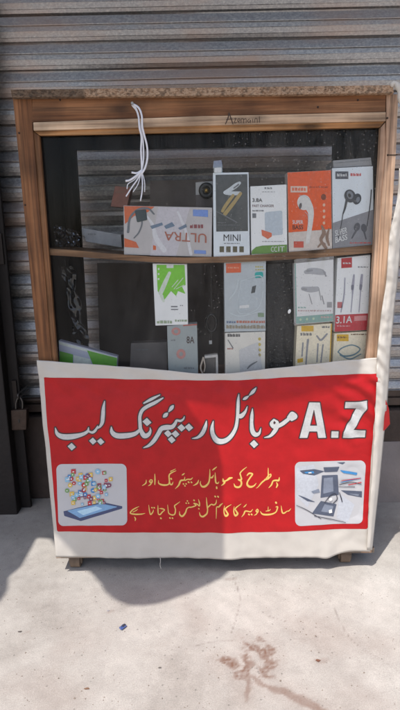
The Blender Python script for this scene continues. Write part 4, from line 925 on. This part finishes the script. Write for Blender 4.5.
t, mp = carton('data_cable_box', 'white cable box with a red band lettered 3.1A beside the right stile', [(337.6,258),(370.6,254.8),(368,330),(334.4,332)], LY-.002, .035, CARD)
polys('red_band', [[(335.4,315),(368.5,313.4),(368,329.8),(334.6,331.8)]], mp, 1, mat('band_red', (196,52,62), .42), t)
text('3.1A', [(336.4,316.4),(352.4,315.6),(352,322.8),(336,323.6)], mp, 2, WHITE, t, .014)
polys('band_print', [[(354.4,316.2),(366.8,315.4),(366.6,320.4),(354.2,321)]], mp, 2, mat('band_rose', (226,150,150), .42), t); polys('fine_print', scribble([(337,325.4,350,326.6)], 3), mp, 2, mat('band_pale', (230,180,180), .42), t)
polys('red_logo', [[(341.4,258.4),(352,257.4),(352,267.4),(341.4,268.2)]], mp, 1, RED, t); polys('logo_print', scribble([(343,262.4,350.6,264)], 3), mp, 2, WHITE, t)
polys('small_print', scribble([(358,266.4,368,267.6)], 3), mp, 1, GREYINK, t)
emboss('cable_picture', [('stroke', [(345,278,1),(344,296,1.4),(341,312,1)]), ('stroke', [(354,275,1.6),(353,285,2.6),(352.4,296,1.2),(351,312,1)]), ('stroke', [(362,275,2.2),(361,285,2.8),(360.4,294,1.2),(359,312,1)])], mp, 1, mat('cable_lilac', (166,164,178), .35), t, h=.35)
emboss('cable_joint', [('stroke', [(352.6,286,2.6),(352.4,289,2.2)]), ('stroke', [(361,285.6,2.8),(360.6,289,2.4)])], mp, 2, mat('joint_grey', (124,124,138), .35), t, h=.3)
polys('red_tag', [rect(337.4,302,342.2,308)], mp, 1, mat('tag_rose', (200,110,110), .42), t)

YC = mat('yellow_edge_card', (246,234,206), .38)
t, mp = carton('yellow_label_box', 'white cable box with a yellow logo directly below the teal band box', [(297,326),(332,323.4),(329.6,391.4),(294,393.4)], LY, .03, YC)
polys('yellow_logo', [rect(301.4,325.8,313.6,331.4), [(331,323.8),(332,323.6),(330.4,362),(329.4,362)], [(297.4,359),(303,358),(303,362),(297.4,363)]], mp, 1, YELLOW, t)
polys('dark_print', scribble([(300.6,332.8,312,335.6),(322,326,330,328)], 3), mp, 1, GREYINK, t)
emboss('cable_picture', [('stroke', [(308,340,2.4),(307,350,1.8),(306,364,1.4)]), ('stroke', [(303,343,1.6),(302,356,1.4)]), ('stroke', [(317,336,1.6),(321,340,2),(327,334,1.6)]), ('stroke', [(318,344,1.6),(317,362,1.2)]), ('stroke', [(323,345,1.6),(321,362,1.2)])], mp, 1, mat('cable_stone', (152,152,156), .35), t, h=.35)
t, mp = carton('yellow_label_box', 'white box with a yellow logo and coiled cable below the 3.1A box', [(334.4,333.6),(368,331.4),(365.6,390.4),(331,392.6)], LY, .03, YC)
polys('yellow_logo', [rect(336.8,334.4,348.6,341.2)], mp, 1, YELLOW, t); polys('dark_print', scribble([(337.6,336.4,347,338.2),(351,333.8,367,335)], 3), mp, 2, BROWNINK, t)
emboss('cable_picture', [('stroke', [(338,352,1.2),(344,356,1.4),(354,354.6,1.4),(360,349,1.2),(352,345,1.2),(342,348,1.2),(338,352,1.2)]), ('stroke', [(340,355,1),(350,359,1.2),(361,354,1)])], mp, 1, mat('cable_teal', (120,150,160), .35), t, h=.3)

# tilted green box at the lower left
f = [(58.6,340.4),(117.4,356.6),(116,395),(60.4,392)]
t, mp = carton('green_box', 'green and white box standing askew in the lower left corner', f, .05, .02, mat('lavender_card', (176,180,198), .4, var=.06))
polys('green_panel', [[(59.4,351),(73,354.5),(73,391),(60.5,391)], [(87,350.4),(117,358),(115.8,394),(104,393),(96,372)]], mp, 1, mat('box_green', (102,168,62), .42), t)
polys('white_panel', [[(58.8,341.6),(117.2,357.6),(117,359.6),(58.9,344.4)], [(73.6,355),(90,359),(98,392),(73.6,391)]], mp, .4, mat('panel_pale', (206,212,204), .42), t)
t, mp = carton('flat_box', 'dull white box standing far back in the lower compartment', [(131,343.4),(167,342),(167,386),(129,387)], .20, .04, mat('back_white_card', (120,114,110), .55, var=.12))
polys('printed_line', scribble([(136,349,148,350.4)], 1), mp, 1, GREYINK, t)
t, mp = carton('black_box', 'tall black box standing between the silver box and the cable boxes', [(267,264),(294,263),(293.4,391),(266.6,392)], .085, .06, mat('black_leatherette', (24,24,25), .45, bump=.3, bscale=160, var=.2))
polys('embossed_line', [rect(270,270,291,270.6), rect(270,380,291,380.6)], mp, 1, mat('dark_grey_ink', (44,44,46), .5), t)

# white plug adapter beside the silver box
ad = thing('plug_adapter', 'small white plug adapter standing just left of the stacked charger boxes', 'adapter', at(210, 392, .06), None)
slab('body', [(204.6,356.4),(217.6,355),(218.4,391),(204.4,392)], .05, .012, mat('smoky_plastic', (96,92,88), .35), ad, .002)
slab('rim', [(204.4,356),(217.6,354.4),(217.9,357),(204.6,358.4)], .046, .016, mat('adapter_white', (206,202,196), .4), ad, .0006)
slab('rim', [(215.8,357.3),(217.9,357.2),(218.6,391),(216.4,391)], .046, .016, mat('adapter_white', (206,202,196), .4), ad, .0006)
bm = bmesh.new(); add_tube(bm, [at(203.4,357,.042), at(202,362,.04), at(200.6,368,.04), at(203,374,.04), at(206,378,.042)], .0022, 8, 5); add_tube(bm, [at(203.6,358,.042), at(205,366,.04), at(204,372,.04)], .0018, 8, 5)
bmobj('prong_cord', bm, mat('cord_cream', (196,180,164), .45), ad, smooth=True)
# black ring with a tag hanging by the back opening
rg = thing('ring_holder', 'black oval phone ring hanging with a small white tag', 'phone ring', at(211, 345, .12), None)
bm = bmesh.new(); add_tube(bm, [at(211.5+5*math.cos(a), 323+8.4*math.sin(a), .12) for a in np.linspace(0, 2*math.pi, 21)], .0042, 8, 3); add_tube(bm, [at(211.4,331,.12), at(211,336,.118), at(210.6,341,.118)], .0022, 8, 4)
add_tube(bm, [at(211.5,314,.122), at(211.3,290,.124), at(211,266,.126)], .0007, 6, 3)
bmobj('ring', bm, mat('ring_black', (20,20,22), .35), rg, smooth=True)
slab('tag', [(209,340.6),(212,340.4),(212,344),(209.2,344.2)], .115, .0012, WHITE, rg, 0)

# black plastic pouches hanging by the left inner side
po_ = thing('plastic_pouch', 'crinkled black plastic strip hanging inside the left of the cabinet', 'pouch', at(78, 350, .14), None)
V = []; ctr = edge([(66,266,1),(70,280,1),(73,300,1),(76,318,1),(80,334,1),(84,352,1),(86,366,1)], 60); NP = 9
for j, c in enumerate(ctr):
    w = 6.4+1.6*math.sin(j*.35)
    for i in range(NP):
        u = i/(NP-1)-.5; q = noise.noise((u*4, j*.22, 2)); q2 = noise.noise((u*9, j*.6, 6))
        V.append(at(c[0]+u*2*w, c[1]+q2*.8, .13+.012*q+.006*q2))
o = meshobj('strip', V, [(j*NP+i, (j+1)*NP+i, (j+1)*NP+i+1, j*NP+i+1) for j in range(59) for i in range(NP-1)], mat('black_film', (16,16,18), .16, spec=.7), po_, smooth=True)
md = o.modifiers.new('thick', 'SOLIDIFY'); md.thickness = .0006
bm = bmesh.new(); add_tube(bm, [at(66,267,.13), at(65,263,.13), at(64.6,260,.135)], .001, 6, 3); bmobj('hang_loop', bm, INK, po_)
# crumpled clear wrapper on the upper shelf
V = []
for j in range(16):
    for i in range(18):
        u, v = i/17, j/15; q = noise.noise((u*5, v*5, 1)); q2 = noise.noise((u*11, v*9, 4))
        V.append(at(54+26*u+1.5*q, 224+26*v+(8*u*(1-v)), .09+.022*q+.012*q2))
o = meshobj('clear_wrapper', V, [(j*18+i, (j+1)*18+i, (j+1)*18+i+1, j*18+i+1) for j in range(15) for i in range(17)], FILM, None, smooth=False)
tag(o, 'crumpled clear plastic wrapper at the left end of the upper shelf', 'wrapper')
# white dab stuck on the glass
bm = bmesh.new(); c = at(289.4,311.4,.0178); bmesh.ops.create_uvsphere(bm, u_segments=12, v_segments=6, radius=1, matrix=Matrix.Translation(c) @ Matrix.Rotation(.3, 4, 'Y') @ Matrix.Diagonal((.0036,.0006,.0056,1)))
tag(bmobj('paint_dab', bm, WHITE, None, smooth=True), 'white paint dab stuck on the glass before the black box', 'paint dab')

# ------------------------------------------------------------------ litter on the ground
def scrap(name, label, cat, px, py, sx, sy, ang, m, m2):
    c = atg(px, py, .004); t = thing(name, label, cat, (c.x, c.y, 0))
    for k, (mm, dx, s) in enumerate(((m, 0, 1.0), (m2, .55, .55))):
        V = []
        for j in range(7):
            for i in range(9):
                u, v = i/8-.5+dx*.8, j/6-.5; q = noise.noise((u*4+px, v*4, k*3))
                x = u*sx*s*2; y = v*sy*s*2
                V.append((c.x+x*math.cos(ang)-y*math.sin(ang), c.y+x*math.sin(ang)+y*math.cos(ang), .003+.004*abs(q)+.0016*k))
        meshobj('scrap' if k == 0 else 'printed_end', V, [(j*9+i, j*9+i+1, (j+1)*9+i+1, (j+1)*9+i) for j in range(6) for i in range(8)], mm, t)
scrap('crumpled_wrapper', 'tiny crumpled blue and white wrapper on the sunlit ground', 'litter', 122.6, 626.6, .008, .005, .9, mat('wrapper_blue', (70,88,140), .35, var=.4, scale=220), mat('wrapper_dark', (52,50,60), .4))
scrap('snack_packet', 'blue and yellow packet lying in deep shade at the far left', 'litter', -1, 486, .025, .012, .2, mat('packet_blue', (60,96,130), .3), mat('packet_yellow', (168,120,50), .35))
for q, (x, y, a, b, g) in enumerate([(20,632,.004,.0022,.4),(87,689,.005,.002,1.2),(108,611,.003,.002,.2),(318,661,.0045,.003,.8),(160,668,.003,.002,2.1)]):
    lb = ['flat grey chip of litter near the left edge of the sunlit ground','thin brown chip of litter at the bottom left of the ground','small pale chip of litter left of the blue wrapper','brown chip of litter right of the reddish stain','tiny grey chip of litter between the blue wrapper and the stain'][q]
    c = atg(x, y, 0); bm = bmesh.new()
    pts = [Vector((c.x+a*math.cos(t+g)*(1+.3*math.sin(3*t+q)), c.y+b*math.sin(t+g)*(1+.25*math.cos(2*t+q)), .0006)) for t in np.linspace(0, 2*math.pi, 10)[:-1]]
    add_prism(bm, [p+Vector((0,0,.0012)) for p in pts], pts)
    tag(bmobj('litter_chip', bm, mat('chip_'+['grey','brown','pale','rust','stone'][q], [(92,86,82),(120,92,74),(150,146,150),(110,74,58),(104,98,94)][q], .8), None), lb, 'litter', 'chips of litter on the ground')
STONE = mat('grit_stone', (128,116,106), .9, var=.25, scale=80)
bm = bmesh.new(); r_ = random.Random(11)
for i in range(230):
    c = atg(r_.uniform(0, 400), r_.uniform(582, 712) if i > 25 else r_.uniform(562, 600)); s = r_.uniform(.0005, .0013)*(1.5 if r_.random() < .1 else 1)
    g = bmesh.ops.create_icosphere(bm, subdivisions=1, radius=s, matrix=Matrix.Translation((c.x, c.y, s*.35)) @ Matrix.Rotation(r_.uniform(0, 6), 4, 'Z') @ Matrix.Diagonal((1.3, 1, .6, 1)))
o = bmobj('gravel', bm, STONE, None); o['kind'] = 'stuff'

# ------------------------------------------------------------------ sun, sky, and an added unseen sheet that shades the shop front
EL, AZ = R(62), R(34)
S = Vector((-math.cos(EL)*math.sin(AZ), -math.cos(EL)*math.cos(AZ), math.sin(EL)))
HZ = 1.62
def up(p): return p + S*((HZ-p.z)/S.z)
g_, b_ = (lambda x, y: up(atg(x, y))), (lambda x, y: up(at(x, y, -.009)))
line = [g_(-80,628), g_(-20,612), g_(0,602), g_(8,590), g_(9,577), g_(22,566), g_(31,549), g_(37,538), g_(50,539), g_(64,554), g_(91,573), g_(100,583), g_(106,593), g_(115,600), g_(128,605.3), g_(142,606.3), g_(158,604), g_(175,598.5), g_(192,592), g_(208,584.5), g_(222,578),
        b_(226,545), b_(224,470), b_(216,434), b_(203,428), b_(187,406), b_(225,413), b_(290,405), b_(335,393), b_(358,380), b_(366,340), b_(371,280), b_(377,215), b_(384,165), b_(398,135), b_(430,125), b_(560,120)]  # sheet edge projected up along the sun from the wanted shadow outlines
back = [Vector((2.2, line[-1].y, HZ)), Vector((2.2, SY-.013, HZ)), Vector((-2.2, SY-.013, HZ)), Vector((-2.2, line[0].y-.05, HZ))]
outl = line+back
tris = tessellate_polygon([[Vector((p.x, p.y, 0)) for p in outl]])
n = len(outl)
V = outl+[p+Vector((0,0,.004)) for p in outl]
Fc = [tuple(t) for t in tris]+[tuple(i+n for i in t[::-1]) for t in tris]+[(i, (i+1) % n, (i+1) % n+n, i+n) for i in range(n)]
aw = thing('awning', 'ragged pale blue tarpaulin awning hung above the shop front', 'awning', (0, 0, HZ))
tm = mat('blue_shade_sheet', (150,166,190), .6); nt = tm.node_tree  # blue and translucent so the slats pick up a bluish reflection
tl_ = nt.nodes.new('ShaderNodeBsdfTranslucent'); tl_.inputs['Color'].default_value = (.42,.50,.62,1)
mx_ = nt.nodes.new('ShaderNodeMixShader'); mx_.inputs[0].default_value = .22
nt.links.new(nt.nodes['Principled BSDF'].outputs[0], mx_.inputs[1]); nt.links.new(tl_.outputs[0], mx_.inputs[2])
nt.links.new(mx_.outputs[0], nt.nodes['Material Output'].inputs['Surface'])
meshobj('cloth', outl, [tuple(t) for t in tris], tm, aw)
for x in (-2.15, 2.15):
    bm = bmesh.new(); add_tube(bm, [(x, SY-.085, HZ+.02), (x, -.1, HZ+.02)], .012, 8, 3)
    bmobj('rod', bm, BAR, aw)

sl = bpy.data.lights.new('sun', 'SUN'); so = bpy.data.objects.new('sun', sl); COL.objects.link(so)
sl.energy = 4.0; sl.angle = R(.5); sl.color = (1, .95, .88)
so.rotation_euler = (-S).to_track_quat('-Z', 'Y').to_euler()
w = bpy.data.worlds.new('World'); SC.world = w; w.use_nodes = True; nt = w.node_tree
bg = nt.nodes['Background']; sk = nt.nodes.new('ShaderNodeTexSky'); sk.sky_type = 'NISHITA'; sk.sun_disc = False
sk.sun_elevation = EL; sk.sun_rotation = math.atan2(S.x, S.y); sk.dust_density = 3.0; sk.altitude = 100
nt.links.new(sk.outputs[0], bg.inputs['Color']); bg.inputs['Strength'].default_value = .165
SC.view_settings.view_transform = 'Standard'; SC.view_settings.look = 'None'; SC.view_settings.gamma = 1; SC.view_settings.use_curve_mapping = False
SC.view_settings.exposure = .25
SC.cycles.max_bounces = 10; SC.cycles.transparent_max_bounces = 16; SC.cycles.use_denoising = True; SC.cycles.caustics_reflective = False
